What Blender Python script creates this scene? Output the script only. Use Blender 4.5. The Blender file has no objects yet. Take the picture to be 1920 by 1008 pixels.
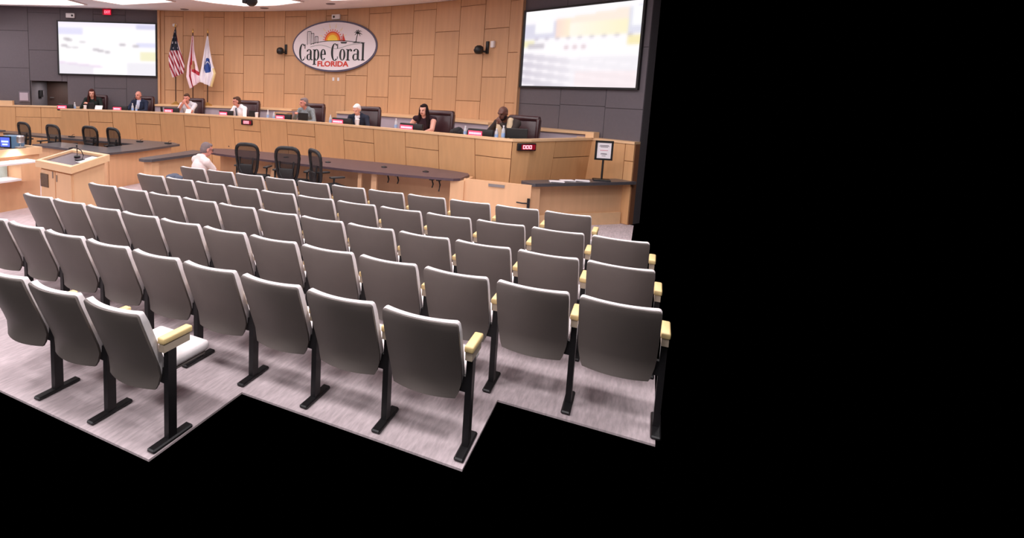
import bpy, bmesh, math, random
import numpy as np
from mathutils import Matrix, Vector
random.seed(7)
S = bpy.context.scene
COL = S.collection
PI = math.pi
RAD = math.radians

# ------------------------------------------------------------------ camera, world, lamps, exposure
# room axes: X runs along the audience rows, Y towards the dais, Z up; the camera hangs at the back of the room
cam = bpy.data.cameras.new('camera')
cam.sensor_width = 36.0
cam.lens = 1090.0 / 1920.0 * 36.0
cam.shift_x = 0.1875
cam.shift_y = -206.5 / 1920.0
cam.clip_start = 0.1
cam.clip_end = 100
cam_o = bpy.data.objects.new('camera', cam)
COL.objects.link(cam_o)
cam_o.matrix_world = (Matrix.Translation((0, 0, 2.2)) @ Matrix.Rotation(RAD(29.5), 4, 'Z')
                      @ Matrix.Rotation(RAD(90) - math.atan(139 / 1090.0), 4, 'X') @ Matrix.Rotation(RAD(1.54), 4, 'Z'))
S.camera = cam_o
S.view_settings.view_transform = 'Standard'
S.view_settings.look = 'None'
S.view_settings.gamma = 1.0
S.view_settings.exposure = 0.0
S.view_settings.use_curve_mapping = False
S.cycles.use_denoising = True
S.cycles.max_bounces = 8

world = bpy.data.worlds.new('world')
S.world = world
world.use_nodes = True
world.node_tree.nodes['Background'].inputs[0].default_value = (0, 0, 0, 1)
world.node_tree.nodes['Background'].inputs[1].default_value = 0.0

LAMP = (1.0, 0.965, 0.985)
def area(name, loc, sx, sy, power, color=LAMP, rot=(0, 0, 0), spread=180):
    l = bpy.data.lights.new(name, 'AREA')
    l.shape = 'RECTANGLE'; l.size = sx; l.size_y = sy; l.energy = power; l.color = color
    l.spread = RAD(spread)
    o = bpy.data.objects.new(name, l)
    o.location = loc; o.rotation_euler = rot
    COL.objects.link(o)
    return o
# ceiling lamps over the seats, all above the picture
for ax, pw in ((-12.5, 68), (-9.0, 50), (-6.0, 58), (-3.0, 62), (-0.4, 56)):  # first column added to brighten the far end of the dais
    for ay, fy in ((-1.5, 1.7), (2.0, 1.15), (5.2, 0.9), (8.0, 0.62)):
        area('seating_ceiling_lamp', (ax, ay, 4.08), 1.2, 0.6, pw * fy)
# downlights along the dais arc
for k in range(9):
    a = RAD(-32 + 8.0 * k)
    area('dais_downlight', (-7.3 + 7.7 * math.sin(a), 3.66 + 7.7 * math.cos(a), 4.08), 0.5, 0.5, 10, (1.0, 0.93, 0.9), spread=150)
for px_, py_ in ((-15.6, 8.6), (-17.5, 7.2)):
    area('side_wall_downlight', (px_, py_, 4.08), 0.5, 0.5, 26, (1.0, 0.96, 0.97), spread=150)
# unseen fill light added over the counter and gate to lift the dais wing
area('counter_fill_light', (-1.6, 8.0, 4.08), 0.6, 0.6, 26, (1.0, 0.96, 0.96), spread=150)
for ay in (4.5, 7.5):  # added fill lights, brighten the dais wing, counter base and front carpet
    area('side_fill_light', (1.1, ay, 4.08), 0.6, 0.6, 42)
area('recess_fill_light', (-15.17, 11.02, 2.06), 0.3, 0.3, 8, (1.0, 0.95, 0.93))  # added fill, lifts the dark inside of the door recess

# ------------------------------------------------------------------ helpers
def lin(c):
    return tuple(((v / 255.0) / 12.92 if v / 255.0 <= 0.04045 else ((v / 255.0 + 0.055) / 1.055) ** 2.4) for v in c)

def mat(name, rgb, rough=0.5, metal=0.0, spec=0.5, var=0.0, scale=(8, 8, 8), bump=0.0, objvar=0.0, emit=0.0, alpha=1.0):
    """procedural material: base colour broken up by a noise, optionally varied from object to object"""
    m = bpy.data.materials.new(name)
    m.use_nodes = True
    nt = m.node_tree
    b = nt.nodes['Principled BSDF']
    col = lin(rgb) + (1.0,)
    b.inputs['Base Color'].default_value = col
    b.inputs['Roughness'].default_value = rough
    b.inputs['Metallic'].default_value = metal
    b.inputs['Specular IOR Level'].default_value = spec
    if alpha < 1:
        b.inputs['Alpha'].default_value = alpha
    if emit:
        b.inputs['Emission Color'].default_value = col
        b.inputs['Emission Strength'].default_value = emit
    tc = nt.nodes.new('ShaderNodeTexCoord')
    mp = nt.nodes.new('ShaderNodeMapping')
    mp.inputs['Scale'].default_value = scale
    nt.links.new(tc.outputs['Object'], mp.inputs['Vector'])
    nz = nt.nodes.new('ShaderNodeTexNoise')
    nz.inputs['Scale'].default_value = 1.0
    nz.inputs['Detail'].default_value = 5
    info = nt.nodes.new('ShaderNodeObjectInfo')
    add = nt.nodes.new('ShaderNodeVectorMath'); add.operation = 'ADD'
    nt.links.new(mp.outputs[0], add.inputs[0])
    sc = nt.nodes.new('ShaderNodeMath'); sc.operation = 'MULTIPLY'; sc.inputs[1].default_value = 37.0
    nt.links.new(info.outputs['Random'], sc.inputs[0])
    nt.links.new(sc.outputs[0], add.inputs[1])
    nt.links.new(add.outputs[0], nz.inputs['Vector'])
    mr = nt.nodes.new('ShaderNodeMapRange')
    mr.inputs['From Min'].default_value = 0.3; mr.inputs['From Max'].default_value = 0.7
    mr.inputs['To Min'].default_value = 1 - var; mr.inputs['To Max'].default_value = 1 + var
    nt.links.new(nz.outputs['Fac'], mr.inputs['Value'])
    mo = nt.nodes.new('ShaderNodeMapRange')
    mo.inputs['To Min'].default_value = 1 - objvar; mo.inputs['To Max'].default_value = 1 + objvar
    nt.links.new(info.outputs['Random'], mo.inputs['Value'])
    mm = nt.nodes.new('ShaderNodeMath'); mm.operation = 'MULTIPLY'
    nt.links.new(mr.outputs[0], mm.inputs[0]); nt.links.new(mo.outputs[0], mm.inputs[1])
    vm = nt.nodes.new('ShaderNodeVectorMath'); vm.operation = 'SCALE'
    vm.inputs[0].default_value = col[:3]
    nt.links.new(mm.outputs[0], vm.inputs['Scale'])
    nt.links.new(vm.outputs[0], b.inputs['Base Color'])
    if bump:
        bp = nt.nodes.new('ShaderNodeBump')
        bp.inputs['Strength'].default_value = bump
        bp.inputs['Distance'].default_value = 0.01
        nt.links.new(nz.outputs['Fac'], bp.inputs['Height'])
        nt.links.new(bp.outputs[0], b.inputs['Normal'])
    return m

def attr_mat(name, emit=False, rough=0.7, strength=1.0):
    """flat print: colours stored on the mesh (flags, screen pictures)"""
    m = bpy.data.materials.new(name)
    m.use_nodes = True
    nt = m.node_tree
    b = nt.nodes['Principled BSDF']
    a = nt.nodes.new('ShaderNodeAttribute'); a.attribute_name = 'print'
    b.inputs['Roughness'].default_value = rough
    if emit:
        b.inputs['Base Color'].default_value = (0.02, 0.02, 0.02, 1)
        nt.links.new(a.outputs['Color'], b.inputs['Emission Color'])
        b.inputs['Emission Strength'].default_value = strength
    else:
        nt.links.new(a.outputs['Color'], b.inputs['Base Color'])
    return m

M = {}
M['carpet'] = mat('carpet', (204, 187, 190), 0.95, spec=0.1, var=0.16, scale=(60, 9, 9), bump=0.3)
M['ceiling'] = mat('ceiling_paint', (238, 232, 240), 0.9, spec=0.2, var=0.02)
M['wood'] = mat('maple_veneer', (203, 158, 120), 0.42, spec=0.35, var=0.06, scale=(14, 14, 0.7), objvar=0.05)
M['wood_dais'] = mat('maple_veneer_dais', (212, 163, 116), 0.4, spec=0.35, var=0.055, scale=(14, 14, 0.7), objvar=0.04)
M['wood_pale'] = mat('pale_maple', (224, 178, 138), 0.42, spec=0.35, var=0.04, scale=(12, 12, 0.9), objvar=0.02)
M['wood_cap'] = mat('maple_cap', (232, 190, 148), 0.35, spec=0.4, var=0.04, scale=(3, 12, 12))
M['joint'] = mat('joint_shadow_gap', (140, 90, 62), 0.8, var=0.05)
M['grey_wall'] = mat('grey_fabric_wall', (106, 99, 104), 0.95, spec=0.1, var=0.03, scale=(20, 20, 20), objvar=0.03)
M['grey_joint'] = mat('grey_joint', (78, 72, 76), 0.95, var=0.02)
M['ledge_front'] = mat('lilac_grey_paint', (186, 170, 180), 0.8, var=0.02)
M['stone'] = mat('dark_stone_top', (84, 80, 84), 0.3, spec=0.5, var=0.12, scale=(40, 40, 40))
M['table_top'] = mat('mauve_brown_laminate', (84, 66, 74), 0.36, spec=0.5, var=0.05, scale=(3, 30, 30))
M['black'] = mat('black_plastic', (24, 22, 24), 0.45, var=0.05)
M['black_soft'] = mat('black_fabric', (30, 28, 31), 0.85, var=0.08, scale=(40, 40, 40))
M['metal'] = mat('brushed_metal', (170, 165, 165), 0.35, metal=0.8, var=0.04)
M['dark_metal'] = mat('dark_metal', (45, 42, 44), 0.4, metal=0.5, var=0.04)
M['shell'] = mat('grey_seat_shell', (106, 97, 93), 0.5, spec=0.3, var=0.02, objvar=0.03)
M['cushion'] = mat('pale_grey_seat_fabric', (230, 221, 221), 0.85, spec=0.2, var=0.03, scale=(50, 50, 50))
M['arm_wood'] = mat('blond_arm_wood', (236, 206, 146), 0.4, var=0.05, scale=(20, 3, 20))
M['arm_beige'] = mat('beige_arm_support', (190, 172, 152), 0.5, var=0.02)
M['leather'] = mat('burgundy_leather', (62, 34, 38), 0.3, spec=0.6, var=0.08, scale=(12, 12, 12), bump=0.15)
M['white'] = mat('white_plastic', (232, 226, 228), 0.5, var=0.01)
M['paper'] = mat('paper', (240, 232, 236), 0.8, var=0.01)
M['ink'] = mat('ink', (120, 110, 118), 0.8, var=0.02)
M['pink_ink'] = mat('pink_ink', (214, 110, 130), 0.8, var=0.02)
M['lamp'] = mat('light_diffuser', (255, 246, 244), 0.5, emit=2.2)
M['lamp_frame'] = mat('light_frame', (225, 210, 210), 0.6, var=0.01)
M['red_lit'] = mat('red_lit_display', (255, 74, 104), 0.4, emit=1.0)
M['red_digit'] = mat('pale_red_digits', (255, 170, 184), 0.4, emit=1.6)
M['red_glow'] = mat('dark_red_glow', (120, 8, 26), 0.4, emit=0.6)
M['exit_red'] = mat('exit_sign_red', (235, 20, 60), 0.4, emit=1.0)
M['exit_text'] = mat('exit_letters', (255, 150, 170), 0.4, emit=1.4)
M['mesh'] = mat('chair_mesh_net', (44, 38, 38), 0.8, var=0.1, scale=(60, 60, 60), alpha=0.5)
M['bronze'] = mat('bronze_plate', (104, 80, 62), 0.4, metal=0.4, var=0.25, scale=(25, 25, 25))
M['pole_wood'] = mat('flagpole_wood', (72, 42, 26), 0.4, var=0.08)
M['gold'] = mat('gold_finial', (205, 165, 95), 0.3, metal=0.7, var=0.03)
M['door_brown'] = mat('dark_brown_door', (70, 48, 42), 0.6, var=0.06, scale=(12, 12, 1))
M['marble'] = mat('grey_marble_print', (176, 186, 178), 0.5, var=0.35, scale=(7, 7, 3), emit=0.12)
M['blue_case'] = mat('blue_grey_case', (96, 128, 158), 0.5, var=0.03)
M['tablet_screen'] = mat('tablet_screen', (84, 104, 220), 0.3, emit=0.7)
M['tablet_window'] = mat('tablet_window', (190, 205, 255), 0.3, emit=0.9)
M['clear'] = mat('water_bottle_plastic', (214, 214, 222), 0.15, spec=0.7, var=0.02, alpha=0.7)
M['bottle_label'] = mat('bottle_label', (150, 180, 225), 0.5, var=0.02)
M['sign_white'] = mat('sign_white', (235, 226, 234), 0.6, var=0.01)
M['sign_rim'] = mat('sign_rim_slate', (86, 80, 104), 0.5, var=0.03)
M['sign_ink'] = mat('sign_black_letter', (34, 40, 42), 0.6, var=0.02)
M['sign_line'] = mat('sign_grey_line', (120, 132, 128), 0.6, var=0.02)
M['sign_red'] = mat('sign_red', (206, 60, 48), 0.6, var=0.02)
M['sun_y'] = mat('sun_yellow', (252, 214, 72), 0.6, var=0.02)
M['sun_o'] = mat('sun_orange', (246, 150, 40), 0.6, var=0.02)
M['sun_r'] = mat('sun_red_orange', (228, 84, 48), 0.6, var=0.02)
M['sun_p'] = mat('sun_pale', (246, 226, 190), 0.6, var=0.02)
M['print'] = attr_mat('printed_cloth')
M['screen_l'] = attr_mat('projected_picture', emit=True, strength=1.0)
M['bag'] = mat('slate_blue_cloth', (92, 98, 116), 0.9, var=0.1)
# people
M['skin_f'] = mat('skin_fair', (224, 164, 146), 0.55, var=0.03)
M['skin_p'] = mat('skin_pink', (206, 138, 122), 0.55, var=0.03)
M['skin_d'] = mat('skin_dark', (96, 58, 48), 0.5, var=0.04)
M['lips'] = mat('lips', (158, 82, 80), 0.5, var=0.02)
M['eye'] = mat('eye', (46, 34, 30), 0.3, var=0.02)

class MB:
    """collects shapes; build() links them as ONE mesh object"""
    def __init__(s):
        s.v = []; s.f = []; s.m = []
    def add(s, vs, fs, mi=0):
        o = len(s.v)
        s.v += [tuple(v) for v in vs]
        s.f += [tuple(i + o for i in f) for f in fs]
        s.m += [mi] * len(fs)
        return s
    def box(s, c, d, mi=0, rz=0.0, rx=0.0, ry=0.0):
        R = Matrix.Rotation(rz, 3, 'Z') @ Matrix.Rotation(ry, 3, 'Y') @ Matrix.Rotation(rx, 3, 'X')
        vs = [R @ Vector((sx * d[0] / 2, sy * d[1] / 2, sz * d[2] / 2)) + Vector(c)
              for sz in (-1, 1) for sy in (-1, 1) for sx in (-1, 1)]
        return s.add(vs, [(0, 2, 3, 1), (4, 5, 7, 6), (0, 1, 5, 4), (2, 6, 7, 3), (0, 4, 6, 2), (1, 3, 7, 5)], mi)
    def hexa(s, bot, top, mi=0):
        """prism between two quads (same winding)"""
        return s.prism2(bot, top, mi)
    def prism2(s, a, b, mi=0):
        n = len(a)
        return s.add(list(a) + list(b), [tuple(reversed(range(n))), tuple(range(n, 2 * n))] +
                     [(i, (i + 1) % n, (i + 1) % n + n, i + n) for i in range(n)], mi)
    def prism(s, poly, z0, z1, mi=0):
        """poly counter-clockwise in XY"""
        return s.prism2([(x, y, z0) for x, y in poly], [(x, y, z1) for x, y in poly], mi)
    def plate(s, poly, y0, y1, mi=0):
        """poly in XZ, thickness along Y"""
        ar = sum(poly[i][0] * poly[(i + 1) % len(poly)][1] - poly[(i + 1) % len(poly)][0] * poly[i][1] for i in range(len(poly)))
        if ar < 0: poly = poly[::-1]
        return s.prism2([(x, y1, z) for x, z in poly], [(x, y0, z) for x, z in poly], mi)
    def tube(s, pts, r, n=8, mi=0, closed=False):
        pts = [Vector(p) for p in pts]
        k = len(pts)
        rs = r if isinstance(r, (list, tuple)) else [r] * k
        vs = []; fs = []
        for i, p in enumerate(pts):
            if closed: d = pts[(i + 1) % k] - pts[i - 1]
            else: d = pts[min(i + 1, k - 1)] - pts[max(i - 1, 0)]
            d.normalize()
            u = d.cross(Vector((0, 0, 1)))
            if u.length < 0.05: u = d.cross(Vector((1, 0, 0)))
            u.normalize(); w = u.cross(d)
            for j in range(n):
                a = 2 * PI * j / n
                vs.append(p + (u * math.cos(a) + w * math.sin(a)) * rs[i])
        for i in range(k if closed else k - 1):
            i2 = (i + 1) % k
            for j in range(n):
                fs.append((i * n + j, i2 * n + j, i2 * n + (j + 1) % n, i * n + (j + 1) % n))
        if not closed:
            fs.append(tuple(range(n))); fs.append(tuple(reversed(range((k - 1) * n, k * n))))
        return s.add(vs, fs, mi)
    def lathe(s, prof, c=(0, 0, 0), n=14, mi=0):
        vs = []; fs = []
        for r, z in prof:
            for j in range(n):
                a = 2 * PI * j / n
                vs.append((c[0] + r * math.cos(a), c[1] + r * math.sin(a), c[2] + z))
        for i in range(len(prof) - 1):
            for j in range(n):
                fs.append((i * n + j, i * n + (j + 1) % n, (i + 1) * n + (j + 1) % n, (i + 1) * n + j))
        fs.append(tuple(reversed(range(n)))); fs.append(tuple(range((len(prof) - 1) * n, len(prof) * n)))
        return s.add(vs, fs, mi)
    def ell(s, c, r, mi=0, nu=12, nv=8, R=None):
        vs = []; fs = []
        for i in range(nv + 1):
            t = PI * i / nv
            for j in range(nu):
                a = 2 * PI * j / nu
                p = Vector((r[0] * math.sin(t) * math.cos(a), r[1] * math.sin(t) * math.sin(a), r[2] * math.cos(t)))
                if R is not None: p = R @ p
                vs.append(p + Vector(c))
        for i in range(nv):
            for j in range(nu):
                fs.append((i * nu + j, (i + 1) * nu + j, (i + 1) * nu + (j + 1) % nu, i * nu + (j + 1) % nu))
        return s.add(vs, fs, mi)
    def rbox(s, c, d, r=0.03, seg=2, mi=0, rz=0.0, rx=0.0):
        bm = bmesh.new()
        bmesh.ops.create_cube(bm, size=1.0)
        bmesh.ops.scale(bm, vec=d, verts=bm.verts)
        bmesh.ops.bevel(bm, geom=list(bm.edges), offset=min(r, min(d) * 0.49), segments=seg, profile=0.5, affect='EDGES')
        R = Matrix.Rotation(rz, 3, 'Z') @ Matrix.Rotation(rx, 3, 'X')
        bm.verts.index_update()
        vs = [R @ v.co + Vector(c) for v in bm.verts]
        fs = [[v.index for v in f.verts] for f in bm.faces]
        bm.free()
        return s.add(vs, fs, mi)
    def sheet(s, rows, th, mi=0):
        """closed shell: rows of points (front), thickened by vector function th(point)->Vector"""
        nr = len(rows); nc = len(rows[0])
        A = [Vector(p) for r in rows for p in r]
        B = [p + th(p) for p in A]
        N = nr * nc
        fs = []
        for i in range(nr - 1):
            for j in range(nc - 1):
                q = (i * nc + j, i * nc + j + 1, (i + 1) * nc + j + 1, (i + 1) * nc + j)
                fs.append(q); fs.append(tuple(N + k for k in reversed(q)))
        bd = [(0, j) for j in range(nc)] + [(i, nc - 1) for i in range(1, nr)] + \
             [(nr - 1, j) for j in range(nc - 2, -1, -1)] + [(i, 0) for i in range(nr - 2, 0, -1)]
        ids = [i * nc + j for i, j in bd]
        for k in range(len(ids)):
            a, b = ids[k], ids[(k + 1) % len(ids)]
            fs.append((b, a, N + a, N + b))
        return s.add(A + B, fs, mi)
    def mesh(s, name, mats):
        me = bpy.data.meshes.new(name)
        me.from_pydata([tuple(v) for v in s.v], [], s.f)
        for m in (mats if isinstance(mats, (list, tuple)) else [mats]): me.materials.append(m)
        me.polygons.foreach_set('material_index', s.m)
        return me
    def build(s, name, mats, parent=None, smooth=False, loc=None, kind=None):
        me = s.mesh(name, mats)
        if smooth:
            me.polygons.foreach_set('use_smooth', [True] * len(me.polygons))
            if smooth != True: me.set_sharp_from_angle(angle=RAD(smooth))
        return link(name, me, parent, loc, kind)

def link(name, me, parent=None, loc=None, kind=None):
    o = bpy.data.objects.new(name, me)
    COL.objects.link(o)
    if parent is not None: o.parent = parent
    if loc: o.location = loc
    if kind: o['kind'] = kind
    return o

def thing(name, label, cat, loc=(0, 0, 0), rz=0.0, group=None):
    o = bpy.data.objects.new(name, None)
    o.empty_display_size = 0.1
    COL.objects.link(o)
    o.location = loc; o.rotation_euler = (0, 0, rz)
    o['label'] = label; o['category'] = cat
    if group: o['group'] = group
    return o
def tag(o, label, cat, group=None):
    o['label'] = label; o['category'] = cat
    if group: o['group'] = group
    return o
def dup(root, loc, rz, label, group=None):
    r = root.copy(); COL.objects.link(r)
    r.location = loc; r.rotation_euler = (0, 0, rz); r['label'] = label
    if group: r['group'] = group
    for ch in list(root.children):
        c = ch.copy(); COL.objects.link(c); c.parent = r
        for g in list(ch.children):
            d = g.copy(); COL.objects.link(d); d.parent = c
    return r

# ------------------------------------------------------------------ room shell
CX, CYC, WR = -7.3, 3.66, 9.9           # centre and radius of the curved timber wall
CEIL = 4.14
def arc(deg, r=WR):
    a = RAD(deg)
    return (CX + r * math.sin(a), CYC + r * math.cos(a))

MB().prism([(-20, 2.27), (-2.38, 2.27), (-2.38, 3.16), (-0.78, 3.16), (-0.78, 4.05), (0.2, 4.05), (0.2, 6.3), (-0.1, 6.3), (-0.1, 10.9),
            (-2.3, 12.1), (-7.3, 13.5), (-12.3, 12.1), (-20, 7.6)], -0.015, 0.0).build('floor', M['carpet'], kind='structure')
MB().prism([(-20, -3), (1.5, -3), (1.5, 10.3), (-0.1, 11.0), (-2.3, 12.4), (-5, 13.6), (-9.6, 13.6), (-12.3, 12.4), (-20, 7.9)], CEIL, CEIL + 0.12).build('ceiling', M['ceiling'], kind='structure')

# curved timber wall: dark backing with proud veneer panels, columns staggered
EDG = [-29.75, -29.03, -25.95, -22.5, -19.1, -15.72, -12.17, -8.65, -5.05, -1.65, 2.0, 5.65, 9.3, 13.0, 16.65, 20.45, 24.3, 28.0, 29.9]
wb = MB()
poly_in = [arc(-30 + 2.5 * k) for k in range(25)]
poly_out = [arc(-30 + 2.5 * k, WR + 0.2) for k in range(25)]
for k in range(24):
    wb.prism([poly_in[k], poly_in[k + 1], poly_out[k + 1], poly_out[k]][::-1], 0, CEIL)
wall_back = wb.build('wall_back', M['joint'], kind='structure')
pan_cache = {}
def flat_panel(parent, name, p, q, z0, z1, m, th=0.02, gap=0.009, off=0.0):
    """a thin board from p to q (plan points seen left to right), proud of the surface behind it"""
    L = math.hypot(q[0] - p[0], q[1] - p[1])
    key = (name, round(L, 2), round(z1 - z0, 3), th, m.name)
    if key not in pan_cache:
        w = round(L, 2) - gap; h = z1 - z0 - gap; e = 0.004
        b = MB()
        b.prism2([(-w / 2, 0, -h / 2), (w / 2, 0, -h / 2), (w / 2, 0, h / 2), (-w / 2, 0, h / 2)],
                 [(-w / 2, -th + e, -h / 2), (w / 2, -th + e, -h / 2), (w / 2, -th + e, h / 2), (-w / 2, -th + e, h / 2)])
        b.prism2([(-w / 2, -th + e, -h / 2), (w / 2, -th + e, -h / 2), (w / 2, -th + e, h / 2), (-w / 2, -th + e, h / 2)],
                 [(-w / 2 + e, -th, -h / 2 + e), (w / 2 - e, -th, -h / 2 + e), (w / 2 - e, -th, h / 2 - e), (-w / 2 + e, -th, h / 2 - e)])
        pan_cache[key] = b.mesh(name, m)
    o = link(name, pan_cache[key], parent)
    a = math.atan2(q[1] - p[1], q[0] - p[0])
    nx, ny = math.sin(a), -math.cos(a)
    o.location = ((p[0] + q[0]) / 2 + nx * off, (p[1] + q[1]) / 2 + ny * off, (z0 + z1) / 2)
    o.rotation_euler = (0, 0, a)
    return o
ODD = [0.0, 0.9, 1.93, 2.95, 3.98, CEIL]
EVEN = [0.0, 0.4, 1.43, 2.45, 3.46, CEIL]
for i in range(len(EDG) - 1):
    p, q = arc(EDG[i], WR - 0.002), arc(EDG[i + 1], WR - 0.002)
    zz = [0.0, CEIL] if i == 0 else (ODD if i % 2 else EVEN)
    for z0, z1 in zip(zz, zz[1:]):
        if z1 > 1.4: flat_panel(wall_back, 'panel', p, q, z0, z1, M['wood'])

# grey side walls: fabric panels on a slab
def wdir(ang): return (math.cos(RAD(ang)), math.sin(RAD(ang)))
LA, L0 = 31.0, (-12.26, 12.23)
RA, R0 = -29.0, (-2.33, 12.23)
dl = wdir(LA); nl = (-dl[1], dl[0])           # nl points behind the wall
dr = wdir(RA); nr = (-dr[1], dr[0])
def lp(s, off=0.0): return (L0[0] - dl[0] * s - nl[0] * off, L0[1] - dl[1] * s - nl[1] * off)   # s metres from the timber wall
def rp(s, off=0.0): return (R0[0] + dr[0] * s - nr[0] * off, R0[1] + dr[1] * s - nr[1] * off)
DO0, DO1 = 2.57, 3.60                          # door recess
DTOP = 2.09
wl = MB()
def lslab(s0, s1, z0, z1, t=0.2):
    wl.prism([lp(s1), lp(s0), lp(s0, -t), lp(s1, -t)], z0, z1)
lslab(0, DO0, 0, CEIL); lslab(DO1, 8.2, 0, CEIL); lslab(DO0, DO1, DTOP, CEIL)
wl.prism([lp(DO1 + 0.1), lp(DO1), lp(DO1, -1.1), lp(DO1 + 0.1, -1.1)], 0, DTOP)
wl.prism([lp(DO0), lp(DO0 - 0.1), lp(DO0 - 0.1, -1.1), lp(DO0, -1.1)], 0, DTOP)
wl.prism([lp(DO1 + 0.1), lp(DO0 - 0.1), lp(DO0 - 0.1, -1.1), lp(DO1 + 0.1, -1.1)], DTOP, DTOP + 0.1)
wall_left = wl.build('wall_left', M['grey_joint'], kind='structure')
dm = MB().prism([lp(DO1, -1.0), lp(DO0, -1.0), lp(DO0, -1.06), lp(DO1, -1.06)], 0.6, DTOP).build('door_1', M['door_brown'], kind='structure')
MB().tube([(*lp(DO1 - 0.12, -0.93), 1.6), (*lp(DO1 - 0.24, -0.93), 1.6)], 0.012).build('door_handle', M['metal'], dm)
MB().prism([lp(DO1, -0.99), lp(DO1 - 0.012, -0.99), lp(DO1 - 0.012, 0.0), lp(DO1, 0.0)], 0.6, DTOP).build('jamb_lining', M['grey_wall'], wall_left)
GO = [0.0, 0.9, 1.93, 2.95, 3.98, CEIL]
GE = [0.0, 1.42, 2.44, 3.47, CEIL]
step = 0.905
for c in range(9):
    s0, s1 = c * step, (c + 1) * step
    zz = GO if c % 2 else GE
    for z0, z1 in zip(zz, zz[1:]):
        if z1 < 1.0: continue
        a, b, lo = s0, s1, z0
        # keep the door recess open
        if z0 < DTOP - 0.01:
            if s0 < DO0 < s1: b = DO0
            elif s0 >= DO0 - 0.01 and s1 <= DO1 + 0.05: a = None
            if a is None or (s0 < DO0 < s1):
                if z1 > DTOP + 0.02:
                    flat_panel(wall_left, 'panel', lp(s1 if a is None else s1), lp(s0 if a is None else DO0), DTOP, z1, M['grey_wall'], gap=0.006)
            if a is None: continue
        flat_panel(wall_left, 'panel', lp(b), lp(a), lo, z1, M['grey_wall'], gap=0.006)
wr = MB()
RLEN = 2.53
wr.prism([rp(0), rp(RLEN), rp(RLEN, -0.2), rp(0, -0.2)], 0, CEIL)
wall_right = wr.build('wall_right', M['grey_joint'], kind='structure')
for c, (s0, s1) in enumerate([(0, 0.95), (0.95, 1.86), (1.86, RLEN)]):
    for z0, z1 in zip((0.9, 1.93, 2.95, 3.98), (1.93, 2.95, 3.98, CEIL)):
        flat_panel(wall_right, 'panel', rp(s0), rp(s1), z0 + (0, 0.02, 0.0)[c], z1 + (0, 0.02, 0)[c] if z1 < CEIL else z1, M['grey_wall'], gap=0.006)
# timber edge where the curved wall meets the grey walls
for nm, p, m_ in (('trim_1', arc(-29.9, WR - 0.05), 'wood'), ('trim_2', arc(29.98, WR - 0.05), 'wood')):
    MB().box((p[0], p[1], CEIL / 2), (0.06, 0.09, CEIL), rz=RAD(LA if nm == 'trim_1' else RA)).build(nm, M[m_], kind='structure')

# raised floor behind the dais
DC = [2.35129476e-03, -3.63447010e-02, -8.65735789e-02, 1.10099144e+01]
def dy(x): u = x + 7.7; return ((DC[0] * u + DC[1]) * u + DC[2]) * u + DC[3]
def dn(x):
    u = x + 7.7; s = (3 * DC[0] * u + 2 * DC[1]) * u + DC[2]
    L = math.hypot(1, s); return (-s / L, 1 / L)
def don(x, off):
    n = dn(x); return (x + n[0] * off, dy(x) + n[1] * off)
xs = [-13.2 + 0.9 * k for k in range(13)]
plat = [don(x, 0.45) for x in xs] + [(-1.1, 11.35)] + [arc(29.5 - 5.9 * k, 9.8) for k in range(11)] + [(-14.0, 11.1)]
MB().prism(plat, 0.0, 0.6).build('platform', M['carpet'], kind='structure')

# ------------------------------------------------------------------ ceiling lights
def ceiling_light(poly, label):
    cx = sum(p[0] for p in poly) / len(poly); cy = sum(p[1] for p in poly) / len(poly)
    t = thing('ceiling_light', label, 'light', (cx, cy, CEIL), 0, 'large ceiling light panels')
    q = [(x - cx, y - cy) for x, y in poly]
    MB().prism(q, -0.02, -0.008).build('diffuser', M['lamp'], t)
    f = MB()
    for i in range(len(q)):
        a, b = q[i], q[(i + 1) % len(q)]
        f.tube([(a[0], a[1], -0.015), (b[0], b[1], -0.015)], 0.022, 6)
    f.build('frame', M['lamp_frame'], t)
ceiling_light([(-9.9, 10.0), (-7.7, 10.0), (-7.35, 12.0), (-8.3, 12.3), (-9.2, 12.15), (-9.6, 11.4)], 'bright ceiling light panel over the middle of the dais, by the ceiling camera')
ceiling_light([(-6.7, 10.2), (-4.6, 10.2), (-4.9, 12.3), (-6.6, 12.0)], 'bright ceiling light panel sliver above the oval sign')
ceiling_light([(-15.4, 8.2), (-12.6, 9.2), (-13.2, 10.6), (-13.8, 10.5), (-15.7, 9.6)], 'bright ceiling light panel beside the grey wall with the door recess')
ceiling_light([(-12.2, 9.6), (-10.3, 9.8), (-10.4, 10.95), (-12.2, 10.9)], 'bright ceiling light panel above the flags corner')
ceiling_light([(-18.8, 6.5), (-16.4, 7.6), (-16.5, 9.0), (-18.8, 7.8)], 'bright ceiling light panel farthest from the oval sign')
# small flush ceiling speaker discs
for x, y, w in ((-11.3, 12.25, 'near the flags'), (-6.95, 12.6, 'in front of the oval sign'), (-9.0, 12.75, 'beside the ceiling camera')):
    tag(MB().lathe([(0.10, -0.012), (0.12, 0.0)], (0, 0, 0), 18).build('ceiling_vent', M['ink'], loc=(x, y, CEIL - 0.001)), 'small round grey ceiling vent ' + w, 'vent')

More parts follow.
